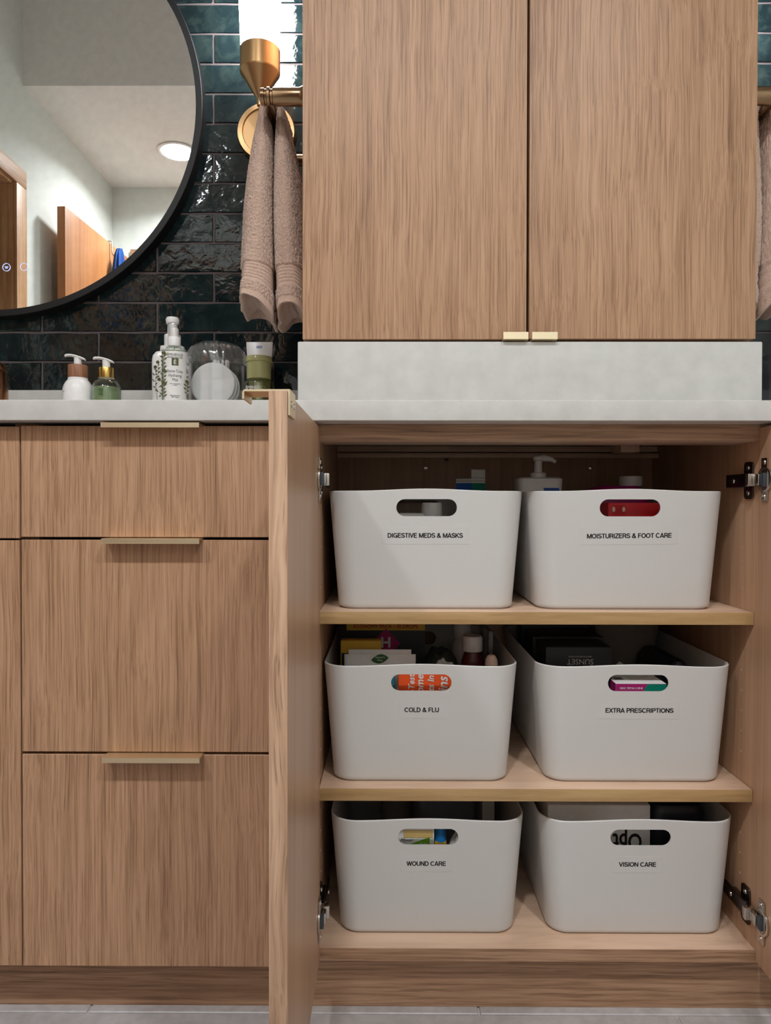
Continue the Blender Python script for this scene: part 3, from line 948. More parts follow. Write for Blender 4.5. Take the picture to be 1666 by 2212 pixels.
# ------------------------------------------------------------------ towel bars on the cabinet sides, towels over them
def towel_bar(xs, s, label):
    """xs = cabinet side, s = outward direction"""
    t = thing('towel_bar', label, 'towel bar', (xs, .235, 1.44), group='brass towel bars on the upper cabinet', world=True)
    zc, xb = 1.456, xs + s * .068
    rot = Matrix.Rotation(s * PI / 2, 4, 'Y')
    for y, k in ((.125, 1.0), (.345, .78)):
        lathe('post', [(0, 0), (.0205 * k, 0), (.0205 * k, .003), (.0165 * k, .007), (.0145 * k, .012), (.0143 * k, .056), (.0118 * k, .0575), (.0118 * k, .0605), (.0148 * k, .062), (.0148 * k, .066), (.012 * k, .0675), (.0118 * k, .070), (.0135 * k, .0715), (.013 * k, .077), (.006 * k, .080), (0, .0805)], 'bronze', t, (xs, y, zc), rot, 40, 25)
    tube('bar', [(xb, .128, zc), (xb, .342, zc)], .0075, 'bronze', t, 20)
towel_bar(UX0, -1, 'bronze towel bar on the cabinet side by the mirror')
towel_bar(UX1, 1, 'bronze towel bar on the far side of the upper cabinet')

def towel(name, x0, s, label, res=1.0):
    """folded hand towel laid over a bar that runs in depth; s mirrors it"""
    zt = 1.456 + .0115
    # centre line: outer drape bottom -> over the bar -> inner drape bottom
    L = [(-.034, 1.126, .031), (-.0335, 1.16, .031), (-.031, 1.22, .0295), (-.0275, 1.29, .0275), (-.0235, 1.35, .0235), (-.0190, 1.41, .0175), (-.0170, 1.44, .012)]
    R = [(.0140, 1.44, .0095), (.0165, 1.41, .0145), (.0215, 1.35, .0205), (.0245, 1.29, .024), (.0265, 1.22, .026), (.0285, 1.16, .028), (.0290, 1.120, .028)]
    A = []
    for k in range(1, 6):
        a = PI - PI * k / 6
        A.append((-.0015 + .0180 * math.cos(a), 1.456 + .0180 * math.sin(a), .0072))
    P = np.array(L + A + R)
    # resample evenly
    seg = np.r_[0, np.cumsum(np.hypot(np.diff(P[:, 0]), np.diff(P[:, 1])))]
    n = int(300 * res)
    ss = np.linspace(0, seg[-1], n)
    C = np.stack([np.interp(ss, seg, P[:, i]) for i in range(3)], 1)
    ker = np.ones(9) / 9
    for i in range(3):
        q = np.r_[[C[0, i]] * 4, C[:, i], [C[-1, i]] * 4]
        C[:, i] = np.convolve(q, ker, 'valid')
    T = np.gradient(C[:, :2], axis=0); T /= np.linalg.norm(T, axis=1)[:, None]
    N = np.stack([-T[:, 1], T[:, 0]], 1)
    m = int(220 * res)
    th = np.linspace(0, 2 * PI, m, endpoint=False)
    ex = .55
    cc = np.sign(np.cos(th)) * np.abs(np.cos(th)) ** ex
    sn = np.sign(np.sin(th)) * np.abs(np.sin(th)) ** ex
    V = np.zeros((n, m, 3))
    yc, hb = .239, .088
    endd = np.minimum(ss, seg[-1] - ss)            # distance from the nearest hem
    grow = np.clip(endd / .34, 0, 1)
    hbv = hb * (1.0 - .10 * np.clip(1 - endd / .33, 0, 1) * 0 + .0)
    wave = np.zeros((n, m))
    for k, (fr, am) in enumerate(((38, .0042), (71, .0024), (120, .0012))):
        wave += am * np.sin(fr * (sn[None, :] * hb) + 3.1 * k + 5 * ss[:, None] * (1 + k))
    wave *= (1 - .75 * np.clip(endd / .34, 0, 1))[:, None]
    aN = C[:, 2][:, None] * cc[None, :] + wave
    # ends of the drapes swing a little with depth
    V[:, :, 0] = C[:, 0][:, None] + N[:, 0][:, None] * aN
    V[:, :, 2] = C[:, 1][:, None] + N[:, 1][:, None] * aN
    V[:, :, 1] = yc + (hb * (.86 + .14 * np.clip(1 - endd / .30, 0, 1)))[:, None] * sn[None, :] + .004 * np.sin(ss * 20)[:, None]
    # the hem hangs in a curve along the depth
    hang = np.clip(1 - endd / .10, 0, 1)[:, None]
    V[:, :, 2] += hang * (.022 * np.clip(np.abs(V[:, :, 1] - yc) / hb, 0, 1.2) ** 3 - .016 + .003 * np.sin(60 * V[:, :, 1]))
    uu = np.where((np.arange(n) < n / 2)[:, None], (V[:, :, 0] - C[:, 0][:, None]) / C[:, 2][:, None], .35 * np.abs((V[:, :, 0] - C[:, 0][:, None]) / C[:, 2][:, None]))
    V[:, :, 2] -= hang * .010 * uu
    # terry loops, a woven band and a flat hem
    nr = np.zeros((n, m, 3)); nr[:, :, 0] = N[:, 0][:, None] * cc; nr[:, :, 2] = N[:, 1][:, None] * cc; nr[:, :, 1] = sn[None, :]
    nr /= np.maximum(1e-6, np.linalg.norm(nr, axis=2))[:, :, None]
    pile = rng.uniform(-.0013, .0019, (n, m))
    band = (endd > .034) & (endd < .070)
    hem = endd < .015
    pile[band] = (-.0018 + .0011 * np.sin(endd[band] * 2 * PI / .0058))[:, None]
    pile[hem] = -.0012
    V += nr * pile[:, :, None]
    V[:, :, 0] = x0 + s * V[:, :, 0]
    verts = [tuple(v) for v in V.reshape(-1, 3)]
    idx = np.arange(n * m).reshape(n, m)
    a = idx[:-1]; b = idx[1:]
    F = np.stack([a, np.roll(a, -1, 1), np.roll(b, -1, 1), b], -1).reshape(-1, 4).tolist()
    # closed ends: a rim and a hollow between the folds
    for end, row in ((0, 0), (1, n - 1)):
        ring = V[row]; cen = ring.mean(0)
        prev = idx[row]
        for sc_, up in ((.86, 0.0), (.70, .010), (.30, .022)):
            st = len(verts)
            for q in range(m):
                p = cen + (ring[q] - cen) * np.array([sc_, .5 + .5 * sc_, 1]); p[2] += up
                verts.append(tuple(p))
            cur = np.arange(st, st + m)
            for q in range(m):
                r = (q + 1) % m
                F.append([int(prev[q]), int(prev[r]), int(cur[r]), int(cur[q])] if end else [int(cur[q]), int(cur[r]), int(prev[r]), int(prev[q])])
            prev = cur
        F.append([int(q) for q in prev])
    me = bpy.data.meshes.new(name)
    base = Vector((x0, yc, 1.09))
    me.from_pydata([(v[0] - base.x, v[1] - base.y, v[2] - base.z) for v in verts], [], F)
    finish(me, 'terry', 180)
    bm = bmesh.new(); bm.from_mesh(me); bmesh.ops.recalc_face_normals(bm, faces=bm.faces); bm.to_mesh(me); bm.free()
    o = link(name, me); o.location = base
    tag(o, label, 'towel', 'taupe hand towels')
    return o
towel('hand_towel', -.2035, 1, 'taupe terry hand towel over the bar beside the mirror', 1.5)
towel('hand_towel', .6435, -1, 'taupe terry hand towel over the bar on the far cabinet side', .6)

# ------------------------------------------------------------------ things on the countertop
ZC = .9277
def soap_pump(x, y, label, kind):
    t = thing('soap_dispenser', label, 'soap dispenser', (x, y, ZC))
    white = kind == 'white'
    nk = .0186 if white else .0160
    body = [(0, 0), (.026, 0), (.0285, .003), (.0285, .068), (.0279, .0745), (.0262, .081), (.0232, .0872), (.0200, .0912), (nk, .0925), (nk, .0962)]
    bars = bmesh.new()
    if white:
        lathe('bottle', body + [(0, .0962)], 'white_pl', t)
        for k in range(5): bm_box(bars, -.021 + .0022 * k, -.0195 + .0022 * k, -.0222 - .0007 * k, -.0215 - .0007 * k, .0665 + .0006 * (2 - abs(2 - k)), .0672 + .0006 * (2 - abs(2 - k)), 0)
        lathe('collar', [(0, .0965), (.0180, .0965), (.0184, .0975), (.0184, .120), (.0178, .1215), (0, .1215)], 'collar_wood', t)
        ztop, cw = .1217, .0085
    else:
        lathe('liquid', [(0, .003), (.0262, .003), (.0266, .070), (.0258, .0775), (0, .0775)], 'green_liquid', t)
        inner = [(max(r - .0016, 0), z) for r, z in reversed(body[2:])]
        lathe('bottle', body + inner + [(0, .0018)], 'clear_glass', t)
        for k in range(4): bm_box(bars, -.004, .004, -.0292, -.0287, .060 + .0036 * k, .0612 + .0036 * k + (.001 if k == 0 else 0), 0)
        lathe('collar', [(0, .0965), (.0146, .0965), (.0148, .098), (.0148, .1148), (.0142, .1162), (0, .1162)], 'gold', t)
        ztop, cw = .1164, .0085
    o = from_bm('print', bars, 'grey_ink' if white else 'leaf_ink', t, None); o['kind'] = 'stuff'
    pm = lathe('pump', [(0, ztop), (cw, ztop), (cw * .86, ztop + .001), (cw * .86, ztop + .0125), (cw * .9, ztop + .0145), (0, ztop + .0165)], 'white_pl', t)
    rings = []
    for q, zz, hw, hh in ((.0145, .0105, .0035, .0018), (.0125, .0118, .0070, .0024), (.004, .0150, .0085, .0028), (-.006, .0180, .0072, .0028), (-.015, .0196, .0052, .0028), (-.0225, .0194, .0045, .0028), (-.0250, .0182, .0040, .0024)):
        rings.append([(q, hw * math.cos(a), ztop + zz + hh * math.sin(a)) for a in np.linspace(0, 2 * PI, 16, endpoint=False)])
    loft('nozzle', rings, 'white_pl', pm)
soap_pump(-.612, .33, 'white soap dispenser with a wooden collar and white pump', 'white')
soap_pump(-.556, .33, 'green soap dispenser of clear glass with a gold collar', 'green')

t = thing('copper_dispenser', 'tall rose copper pump bottle by the sink', 'dispenser', (-.785, .33, ZC))
lathe('bottle', [(0, 0), (.031, 0), (.032, .002), (.032, .106), (.030, .1125), (0, .1125)], 'copper', t)
lathe('collar', [(0, .1127), (.0290, .1127), (.0295, .115), (.0275, .124), (.0175, .129), (0, .129)], 'copper', t)
lathe('pump', [(0, .1292), (.008, .1292), (.008, .150), (.012, .151), (.012, .162), (0, .163)], 'copper', t)

# tall flat lotion bottle with botanical print
def botanical(parent, spots, y, name='print', bend=None, xc=0):
    bm = bmesh.new()
    def leaf(cx, cz, a, l, wd):
        n = 8
        pts = []
        for i in range(n):
            q = i / (n - 1)
            pts.append((l * q, wd * math.sin(PI * q)))
        for i in range(n - 2, 0, -1):
            q = i / (n - 1)
            pts.append((l * q, -wd * math.sin(PI * q)))
        vs = []
        for u, v in pts:
            X = cx + u * math.cos(a) - v * math.sin(a); Z = cz + u * math.sin(a) + v * math.cos(a)
            Y = y
            if bend: Y = y + bend * (1 - math.cos((X - xc) / bend))
            vs.append(bm.verts.new((X, Y, Z)))
        bm.faces.new(vs)
    for (cx, cz, h, k) in spots:
        leaf(cx, cz, PI / 2 + .08 * math.sin(k), h, .00045)
        for i in range(7):
            f = .12 + .8 * i / 7
            leaf(cx, cz + h * f, PI / 2 + (.9 if i % 2 else -.9), .007 + .002 * math.sin(k + i), .0012)
        for i in range(5):
            a = i * 2 * PI / 5
            leaf(cx + .0005, cz + h, a, .0042, .0016)
    o = from_bm(name, bm, 'green_ink', parent, None)
    o['kind'] = 'stuff'
    return o

t = thing('lotion_bottle', 'white flat lotion pump bottle with green botanical print', 'bottle', (-.4515, .415, ZC), .1)
prof = [(0, .0385, .0195, .012), (.003, .0400, .021, .013), (.146, .0400, .021, .013), (.156, .0385, .020, .013), (.163, .033, .018, .012), (.166, .022, .014, .010), (.1665, .0135, .0135, .013)]
loft('bottle', [[(p[0], p[1], z) for p in rrect(hx, hy, min(r, hy * .98), 6)] for z, hx, hy, r in prof], 'white_pl', t)
pm = lathe('pump', [(0, .1667), (.0165, .1667), (.0168, .168), (.0168, .199), (.016, .2005), (.0105, .201), (.010, .222), (.0125, .2235), (.0140, .232), (.012, .2365), (0, .238)], 'white_pl', t)
loft('shoulder', [[(p[0], p[1], z) for p in rrect(.0245 * k, .016 * k, .012 * k, 6)] for z, k in ((.1668, 1), (.176, .98), (.1765, .6))], 'white_pl', pm)
botanical(t, [(-.030, .006, .045, 0), (-.0235, .02, .085, 2), (-.031, .075, .055, 4), (-.026, .105, .035, 5), (.031, .02, .05, 1), (.030, .085, .04, 3)], -.0213)
bm = bmesh.new()
for a in ((-.019, -.012), (.018, .025)): bm_box(bm, a[0], a[1], -.0214, -.0211, .1515, .1535, 0)
o = from_bm('print', bm, 'green_ink', t, None); o['kind'] = 'stuff'

# clear spray bottle with label
t = thing('mist_bottle', 'clear spray bottle labelled Stone Crop Hydrating Mist', 'bottle', (-.4165, .310, ZC), .36)
R0 = .0238
lathe('bottle', [(0, 0), (.0220, 0), (R0, .0025), (R0, .1425), (.0222, .1475), (.0150, .1505), (.0146, .1535), (.0132, .1535), (.0134, .149), (.0210, .146), (.0226, .1415), (.0226, .0035), (0, .002)], 'clear_glass', t)
lathe('liquid', [(0, .0040), (.0222, .0040), (.0222, .132), (0, .132)], 'clear_glass', t)
lathe('dip_tube', [(0, .006), (.0015, .006), (.0015, .1535), (0, .1535)], 'white_pl', t, segs=12)
lb = []
for z in (.002, .1405):
    lb.append([((R0 + .0003) * math.sin(a), -(R0 + .0003) * math.cos(a), z) for a in np.linspace(-.92, 1.15, 30)])
bm = bmesh.new()
ra = [bm.verts.new(p) for p in lb[0]]; rb = [bm.verts.new(p) for p in lb[1]]
for i in range(29): bm.faces.new((ra[i], ra[i + 1], rb[i + 1], rb[i]))
lab = from_bm('label', bm, 'white_card', t)
bd = R0 + .0006; yb = -bd; xo = 0.0
text('lettering', 'ÉMINENCE', (xo, yb, .1345), lab, 'grey_ink', width=.031, height=.0062, bend=bd, bold=.008)
text('lettering', 'ORGANIC SKIN CARE', (xo, yb, .1288), lab, 'ink', width=.0300, bend=bd, bold=.008)
lg = box('logo', -.0062, .0062, yb - .0003, yb + .0012, .1135, .1272, 'green_ink', lab, 0)
text('letter', 'É', (0, yb - .0006, .1205), lg, 'white_ink', height=.0098, bold=.012)
text('lettering', 'Stone Crop\nHydrating\nMist', (xo, yb, .0945), lab, 'grey_ink', width=.0300, height=.0225, bend=bd, bold=.006)
text('lettering', 'Brume Hydratante\nà Sedum', (xo, yb, .0775), lab, 'grey_ink', width=.020, bend=bd, bold=.01)
text('lettering', 'Normal to Dry\nSkin Types', (xo, yb, .0545), lab, 'ink', width=.0185, bend=bd, bold=.01)
botanical(t, [(-.0212, .050, .030, 1), (-.0205, .074, .030, 2), (-.0208, .105, .032, 3), (.0222, .055, .03, 4)], -.0244, bend=.0244)
cp = lathe('spray_cap', [(0, .1538), (.0118, .1538), (.0120, .155), (.0120, .170), (.0112, .1715), (0, .1715)], 'white_pl', t)
lathe('overcap', [(.0110, .1725), (.0110, .1985), (.0102, .2000), (0, .2000), (0, .1990), (.0095, .1990), (.0100, .1975), (.0100, .1725)], 'clear', cp, segs=40, close=True)
lathe('nozzle', [(0, .1718), (.0088, .1718), (.0088, .186), (.0080, .1885), (0, .189)], 'white_pl', cp)

# acrylic jar with ribbed dome lid
JX, JY, JR = -.349, .372, .0545
t = thing('cotton_jar', 'clear acrylic jar with a ribbed domed lid', 'jar', (JX, JY, ZC))
lathe('jar', [(0, 0), (JR - .002, 0), (JR, .002), (JR, .128), (JR - .0022, .128), (JR - .0022, .003), (0, .003)], 'clear', t, segs=64)
bm = bmesh.new()
rings = []
nseg = 96
for i in range(9):
    f = i / 8
    a = f * PI / 2
    r = (JR + .0045) * math.cos(a) ** .62 + .0001; z = .1285 + .006 + .040 * math.sin(a) ** .9
    rings.append([((r * (1 + .05 * (1 if i not in (0,) else 0) * math.cos(24 * q) * math.sin(PI * min(f * 1.15, 1)))) * math.cos(q), (r * (1 + .05 * math.cos(24 * q) * math.sin(PI * min(f * 1.15, 1)) * (i != 0))) * math.sin(q), z) for q in np.linspace(0, 2 * PI, nseg, endpoint=False)])
inner = [[(p[0] * .955, p[1] * .955, .1285 + (p[2] - .1285) * .955 - .0006) for p in r] for r in rings]
low = [[(p[0], p[1], .1285) for p in rings[0]]]
lowi = [[(p[0] * .955, p[1] * .955, .1285) for p in rings[0]]]
seq = list(reversed(inner)) + lowi + low + rings
bm_loft(bm, seq, True, True)
from_bm('lid', bm, 'clear_lid', t, 60)
jar_things = []
PADM = {}
def pad(x, y, z, r, rot, label, group):
    if r not in PADM:
        bm = bm_lathe(bmesh.new(), [(0, 0), (r - .003, 0), (r - .0008, .0012), (r, .0027), (r - .0008, .0042), (r - .003, .0054), (0, .0056)], 48)
        me = bpy.data.meshes.new('cotton_pad'); bm.to_mesh(me); bm.free(); finish(me, 'cotton', 60)
        PADM[r] = me
    o = link('cotton_pad', PADM[r]); o.location = (x, y, z); o.rotation_euler = rot
    tag(o, label, 'cotton pad', group)
for k in range(6):
    pad(JX, JY, ZC + .0032 + .0057 * k, .047, (0, 0, 0), 'round white cotton pad lying flat at the bottom of the acrylic jar', 'flat cotton pads in the acrylic jar')
for k in range(3):
    pad(JX - .003 + .003 * k, JY - .016 + .0085 * k, ZC + .0885 - .003 * k, .0445 - .0, (PI / 2 - .10, .0, 0), ('big round cotton pad at the front of the acrylic jar', 'round cotton pad second from the front of the acrylic jar', 'round cotton pad just before the swabs in the acrylic jar')[k], 'upright cotton pads in the acrylic jar')
# cotton swabs behind the pads
for k in range(10):
    xx = JX - .014 + .0036 * k + random.uniform(-.001, .001); yy = JY + .022 + .004 * (k % 3)
    bm = bmesh.new()
    a = random.uniform(-.05, .05)
    p0 = Vector((0, 0, .004)); d = Vector((math.sin(a), .05, 1)).normalized()
    bm_tube(bm, [p0 + d * .010, p0 + d * .098], .0012, 8)
    o = from_bm('cotton_swab', bm, 'white_card', None)
    bm2 = bmesh.new(); bm_tube(bm2, [p0 + d * q for q in (.091, .094, .102, .107, .109)], [.0014, .0026, .0028, .0022, .0006], 10)
    from_bm('cotton_tip', bm2, 'cotton', o); bm2 = bmesh.new()
    bm_tube(bm2, [p0 + d * q for q in (0, .002, .008, .014, .016)], [.0006, .0022, .0028, .0024, .0014], 10)
    from_bm('cotton_tip', bm2, 'cotton', o)
    o.location = (xx, yy, ZC + .034)
    tag(o, 'thin white cotton swab standing in the clear acrylic jar', 'cotton swab', 'cotton swabs in the acrylic jar')

# green pump bottle
GX, GY = -.2605, .355
t = thing('toner_bottle', 'green glass pump bottle with an olive cap', 'bottle', (GX, GY, ZC), .1)
lathe('bottle', [(0, 0), (.029, 0), (.031, .0025), (.031, .087), (.029, .0925), (.0235, .0955), (.023, .098), (.0215, .098), (.022, .0945), (.0278, .0915), (.0295, .0865), (.0295, .0035), (0, .002)], 'green_glass', t)
lathe('pump_tube', [(0, .004), (.003, .004), (.003, .055), (.009, .058), (.009, .094), (0, .094)], 'white_pl', t, segs=24)
lathe('cap', [(0, .0982), (.0240, .0982), (.0243, .100), (.0243, .131), (.0268, .132), (.0268, .1405), (.0255, .1425), (0, .1425)], 'green_cap', t)
bd = .0312
text('lettering', 'ÉMINENCE', (-.004, -.0312, .0785), t, 'white_ink', width=.042, bend=bd, bold=.012)
text('lettering', 'ORGANIC SKIN CARE', (-.004, -.0312, .070), t, 'white_ink', width=.041, bend=bd, bold=.012)
text('lettering', 'Stone Crop', (-.002, -.0312, .012), t, 'white_ink', width=.036, bend=bd, bold=.01)
# white squeeze tube standing on its cap
t = thing('cream_tube', 'white squeeze tube standing on its cap behind the olive capped bottle', 'tube', (-.272, .425, ZC))
lathe('cap', [(0, 0), (.017, 0), (.0175, .002), (.0175, .022), (0, .022)], 'white_pl', t)
rings = []
for f in np.linspace(0, 1, 10):
    z = .0225 + f * .166
    hx = .0185 + .0095 * f; hy = .0185 * (1 - f) ** .7 + .0012
    rings.append([(hx * math.cos(q), hy * math.sin(q), z) for q in np.linspace(0, 2 * PI, 40, endpoint=False)])
tb = loft('tube_body', rings, 'white_pl', t)
bm = bmesh.new()
for k in range(9):
    bm_box(bm, -.006 + k * .0014, -.006 + k * .0014 + (.0008 if k % 2 else .0005), -.0042, -.0040, .170, .180, 0)
from_bm('barcode', bm, 'blue_ink', tb, None)
# black compact case
t = thing('brush_case', 'black slim cosmetic case leaning behind the cotton jar', 'case', (-.292, .463, ZC))
box('case', -.020, .030, -.008, .008, 0, .170, 'black_card', t, .004, 3)
box('lid', -.0205, .0305, -.0085, .0085, .1705, .186, 'black_card', t, .003, 3)
# grey translucent box beyond the riser
t = thing('clear_organizer', 'grey translucent plastic organizer beyond the stone riser', 'organizer', (.765, .33, ZC))
loft('box', [[(p[0], p[1], z) for p in rrect(hx, hx, .008, 5)] for z, hx in ((0, .034), (.002, .036), (.135, .038), (.138, .038), (.138, .0355), (.004, .0335))], 'grey_clear', t)
for k in range(3):
    lathe('brush', [(0, .0045), (.004, .0045), (.0045, .08), (.006, .11), (.009, .13), (0, .14)], 'blackmetal', t, (-.012 + .012 * k, .005 * (k % 2), 0), None, 16)

# ------------------------------------------------------------------ storage bins
HB = .1838
def make_bin_mesh():
    bm = bmesh.new()
    def ring(f, z, ins=0.0, wave=0.0):
        hx = .1375 + (.1525 - .1375) * f - ins; hy = .1725 + (.187 - .1725) * f - ins
        r = .030 + .010 * f - ins * .5
        out = []
        for x, y in rrect(hx, hy, max(r, .004), 9, 16, 10):
            dz = 0
            if wave and abs(y) > hy - .02 and abs(x) < .11:
                dz = wave * .5 * (1 + math.cos(PI * x / .11))
            out.append((x, y, z + dz))
        return out
    th = .0026
    wv = .0034
    rings = [ring(0, 0, .0045), ring(0, .0022, .0040), ring(0, .0026, .0012), ring(.02, .0048, .0002), ring(.04, .008), ring(.3, .055), ring(.6, .110), ring(.8, .147), ring(.97, .176, 0, wv * .9),
             ring(1.0, HB - .0012, 0, wv), ring(1.0, HB, .0008, wv), ring(1.0, HB, th - .0006, wv), ring(1.0, HB - .001, th, wv),
             ring(.8, .147, th), ring(.6, .110, th), ring(.3, .055, th), ring(.04, .008, th), ring(.02, .0052, th + .002)]
    bm_loft(bm, rings, True, True)
    bmesh.ops.recalc_face_normals(bm, faces=bm.faces)
    me = bpy.data.meshes.new('bin_raw'); bm.to_mesh(me); bm.free()
    a = bpy.data.objects.new('_a', me); COL.objects.link(a)
    bm = bmesh.new()
    cx, cr = .0335, .0131
    pts = []
    for i in range(17):
        q = -PI / 2 + PI * i / 16; pts.append((cx + cr * math.cos(q), .158 + cr * math.sin(q)))
    for i in range(17):
        q = PI / 2 + PI * i / 16; pts.append((-cx + cr * math.cos(q), .158 + cr * math.sin(q)))
    bm_loft(bm, [[(p[0], -.3, p[1]) for p in pts], [(p[0], .3, p[1]) for p in pts]])
    bmesh.ops.recalc_face_normals(bm, faces=bm.faces)
    mb = bpy.data.meshes.new('bin_cut'); bm.to_mesh(mb); bm.free()
    b = bpy.data.objects.new('_b', mb); COL.objects.link(b)
    md = a.modifiers.new('cut', 'BOOLEAN'); md.operation = 'DIFFERENCE'; md.object = b; md.solver = 'EXACT'
    dg = bpy.context.evaluated_depsgraph_get()
    out = bpy.data.meshes.new_from_object(a.evaluated_get(dg))
    bpy.data.objects.remove(a); bpy.data.objects.remove(b)
    out.name = 'bin'
    out.materials.clear()
    finish(out, 'bin', 32)
    return out
bin_me = make_bin_mesh()
SL = (.187 - .1725) / HB          # the front leans out towards the top
def front_y(z): return -.1725 - SL * z
BY = .2100
def storage_bin(x, zs, word, wd, tx, label, rot=0.0, tilt=0.0):
    t = thing('storage_bin', label, 'bin', (x, BY, zs), rot, 'white bins on the cabinet shelves')
    link('body', bin_me, t)
    zt = .1152
    w2 = wd / 2 + .010
    bm = bmesh.new()
    ca, sa = math.cos(tilt), math.sin(tilt)
    q = []
    for a, b in ((-w2, -.0135), (w2, -.0135), (w2, .0125), (-w2, .0125)):
        X, Z = tx + a * ca - b * sa, zt + a * sa + b * ca
        q.append((X, front_y(Z), Z))
    bm_loft(bm, [[(p[0], p[1] - .00005, p[2]) for p in q], [(p[0], p[1] - .00025, p[2]) for p in q]])
    lb_ = from_bm('label_tape', bm, 'tape', t, None)
    grotesk('lettering', word, (tx, front_y(zt) - .0005, zt), lb_, 'ink', wd, .0072, tilt, SL)
    return t
Z1, Z2, Z3 = .6145, .3449, .1060
storage_bin(.0575, Z1, 'DIGESTIVE MEDS & MASKS', .1163, -.002, 'white plastic bin labelled DIGESTIVE MEDS & MASKS')
storage_bin(.3695, Z1, 'MOISTURIZERS & FOOT CARE', .1305, .0, 'white plastic bin labelled MOISTURIZERS & FOOT CARE', 0, .012)
storage_bin(.0498, Z2, 'COLD & FLU', .0535, .001, 'white plastic bin labelled COLD & FLU')
storage_bin(.3835, Z2, 'EXTRA PRESCRIPTIONS', .105, .003, 'white plastic bin labelled EXTRA PRESCRIPTIONS')
storage_bin(.0608, Z3, 'WOUND CARE', .061, -.0025, 'white plastic bin labelled WOUND CARE')
storage_bin(.3885, Z3, 'VISION CARE', .0575, -.0035, 'white plastic bin labelled VISION CARE')

# ------------------------------------------------------------------ contents of the bins
def carton(name, label, cat, x, y, z, wx, dy, hz, mat, rot=0.0, bev=.0012, group=None):
    """carton standing on z, centred on x, y; returns the thing and its body"""
    t = thing(name, label, cat, (x, y, z), rot, group)
    b = box('box', -wx / 2, wx / 2, -dy / 2, dy / 2, 0, hz, mat, t, bev)
    # tuck flap seams
    box('flap', -wx / 2 + .001, wx / 2 - .001, -dy / 2 + .0006, dy / 2 - .002, hz, hz + .0006, mat, b, .0002)
    return t, b

def panel(name, x0, x1, yf, z0, z1, mat, parent):
    return box(name, x0, x1, yf - .0004, yf, z0, z1, mat, parent, 0)

def crumple(name, r, mat, seed, sq=(1, 1, 1), amp=.25, fr=3.0):
    bm = bmesh.new()
    bmesh.ops.create_icosphere(bm, subdivisions=4, radius=1)
    g = np.random.default_rng(seed)
    ks = g.normal(0, fr, (9, 3)); ph = g.uniform(0, 6.28, 9)
    for v in bm.verts:
        p = np.array(v.co)
        d = sum(abs(math.sin(float(k @ p) + q)) for k, q in zip(ks, ph)) / 9 - .63
        p = p * (1 + amp * 2.2 * d)
        v.co = Vector((p[0] * r * sq[0], p[1] * r * sq[1], max(p[2], -.75) * r * sq[2]))
    zmin = min(v.co.z for v in bm.verts)
    for v in bm.verts: v.co.z -= zmin
    return from_bm(name, bm, mat, None, 25)

F1, F2, F3 = Z1 + .0054, Z2 + .0054, Z3 + .0054
# --- digestive meds and masks
t = thing('mask_packet', 'folded mask packet with blue and teal bands in the DIGESTIVE MEDS bin', 'packet', (.152, .25, F1))
for s in (-1, 1):
    c_, s_ = math.cos(.45), math.sin(.45)
    pts = [(0, 0), (s * .030 * c_, .030 * s_), (s * .030 * c_, .030 * s_ + .004), (0, .004)]
    top = .205 if s < 0 else .222
    b = from_bm('leaf', bm_loft(bmesh.new(), [[(p[0], p[1], 0) for p in pts], [(p[0], p[1], top - .0 * abs(p[0])) for p in pts]]), 'white_card', t, None)
    pts2 = [(p[0] * 1.0 + 0, p[1] - .0006) for p in pts[:2]] + [(pts[1][0], pts[1][1] - .0001), (0, -.0001)]
    from_bm('band', bm_loft(bmesh.new(), [[(p[0], p[1], .183) for p in pts2], [(p[0], p[1], .197) for p in pts2]]), 'blue_ink' if s < 0 else 'green_card', b, None)
    for k in range(2):
        from_bm('pleat', bm_loft(bmesh.new(), [[(p[0], p[1], .2005 + .006 * k) for p in pts2], [(p[0], p[1], .2012 + .006 * k) for p in pts2]]), 'grey_ink', b, None)
t = thing('pill_bottle', 'white capped pill bottle in the DIGESTIVE MEDS bin', 'bottle', (.074, .175, F1))
lathe('bottle', [(0, 0), (.021, 0), (.0225, .002), (.0225, .118), (.019, .126), (.0165, .130), (0, .130)], 'white_pl', t)
lathe('cap', [(0, .1302), (.0185, .1302), (.0188, .132), (.0175, .159), (.0165, .1605), (0, .1605)], 'white_pl', t)
t, b = carton('medicine_carton', 'small white and green carton in the DIGESTIVE MEDS bin', 'carton', .030, .15, F1, .045, .05, .142, 'white_card', .35)
panel('stripe', -.0225, .0225, -.025, .11, .122, 'green_card', b)
# --- moisturizers and foot care
t = thing('lotion_pump', 'white lotion pump bottle with a blue mark in the MOISTURIZERS bin', 'bottle', (.270, .225, F1))
loft('bottle', [[(p[0], p[1], z) for p in rrect(hx, hy, min(.012, hy * .9), 6)] for z, hx, hy in ((0, .032, .022), (.003, .034, .024), (.196, .040, .026), (.2035, .0402, .0255), (.206, .037, .022))], 'white_pl', t)
pm = lathe('pump', [(0, .2062), (.014, .2062), (.0142, .208), (.0142, .2135), (.0125, .215), (.0075, .2155), (.0068, .236), (.0095, .2375), (.0095, .2435), (0, .245)], 'white_pl', t)
tube('nozzle', [(-.005, 0, .2395), (.010, 0, .2415), (.024, -.002, .239), (.031, -.003, .234)], [.006, .0062, .0042, .0034], 'white_pl', pm, 14)
prism('print', [(.004, .187), (.031, .187), (.037, .172), (.010, .172)], 1, -.0268, -.0260, 'blue_ink', t)
t = thing('magenta_bottle', 'magenta lotion bottle with a white cap in the MOISTURIZERS bin', 'bottle', (.425, .27, F1))
loft('bottle', [[(p[0], p[1], z) for p in rrect(hx, hy, min(.02, hy * .95), 6)] for z, hx, hy in ((0, .050, .026), (.004, .054, .029), (.165, .058, .029), (.184, .054, .027), (.192, .040, .022))], 'magenta', t)
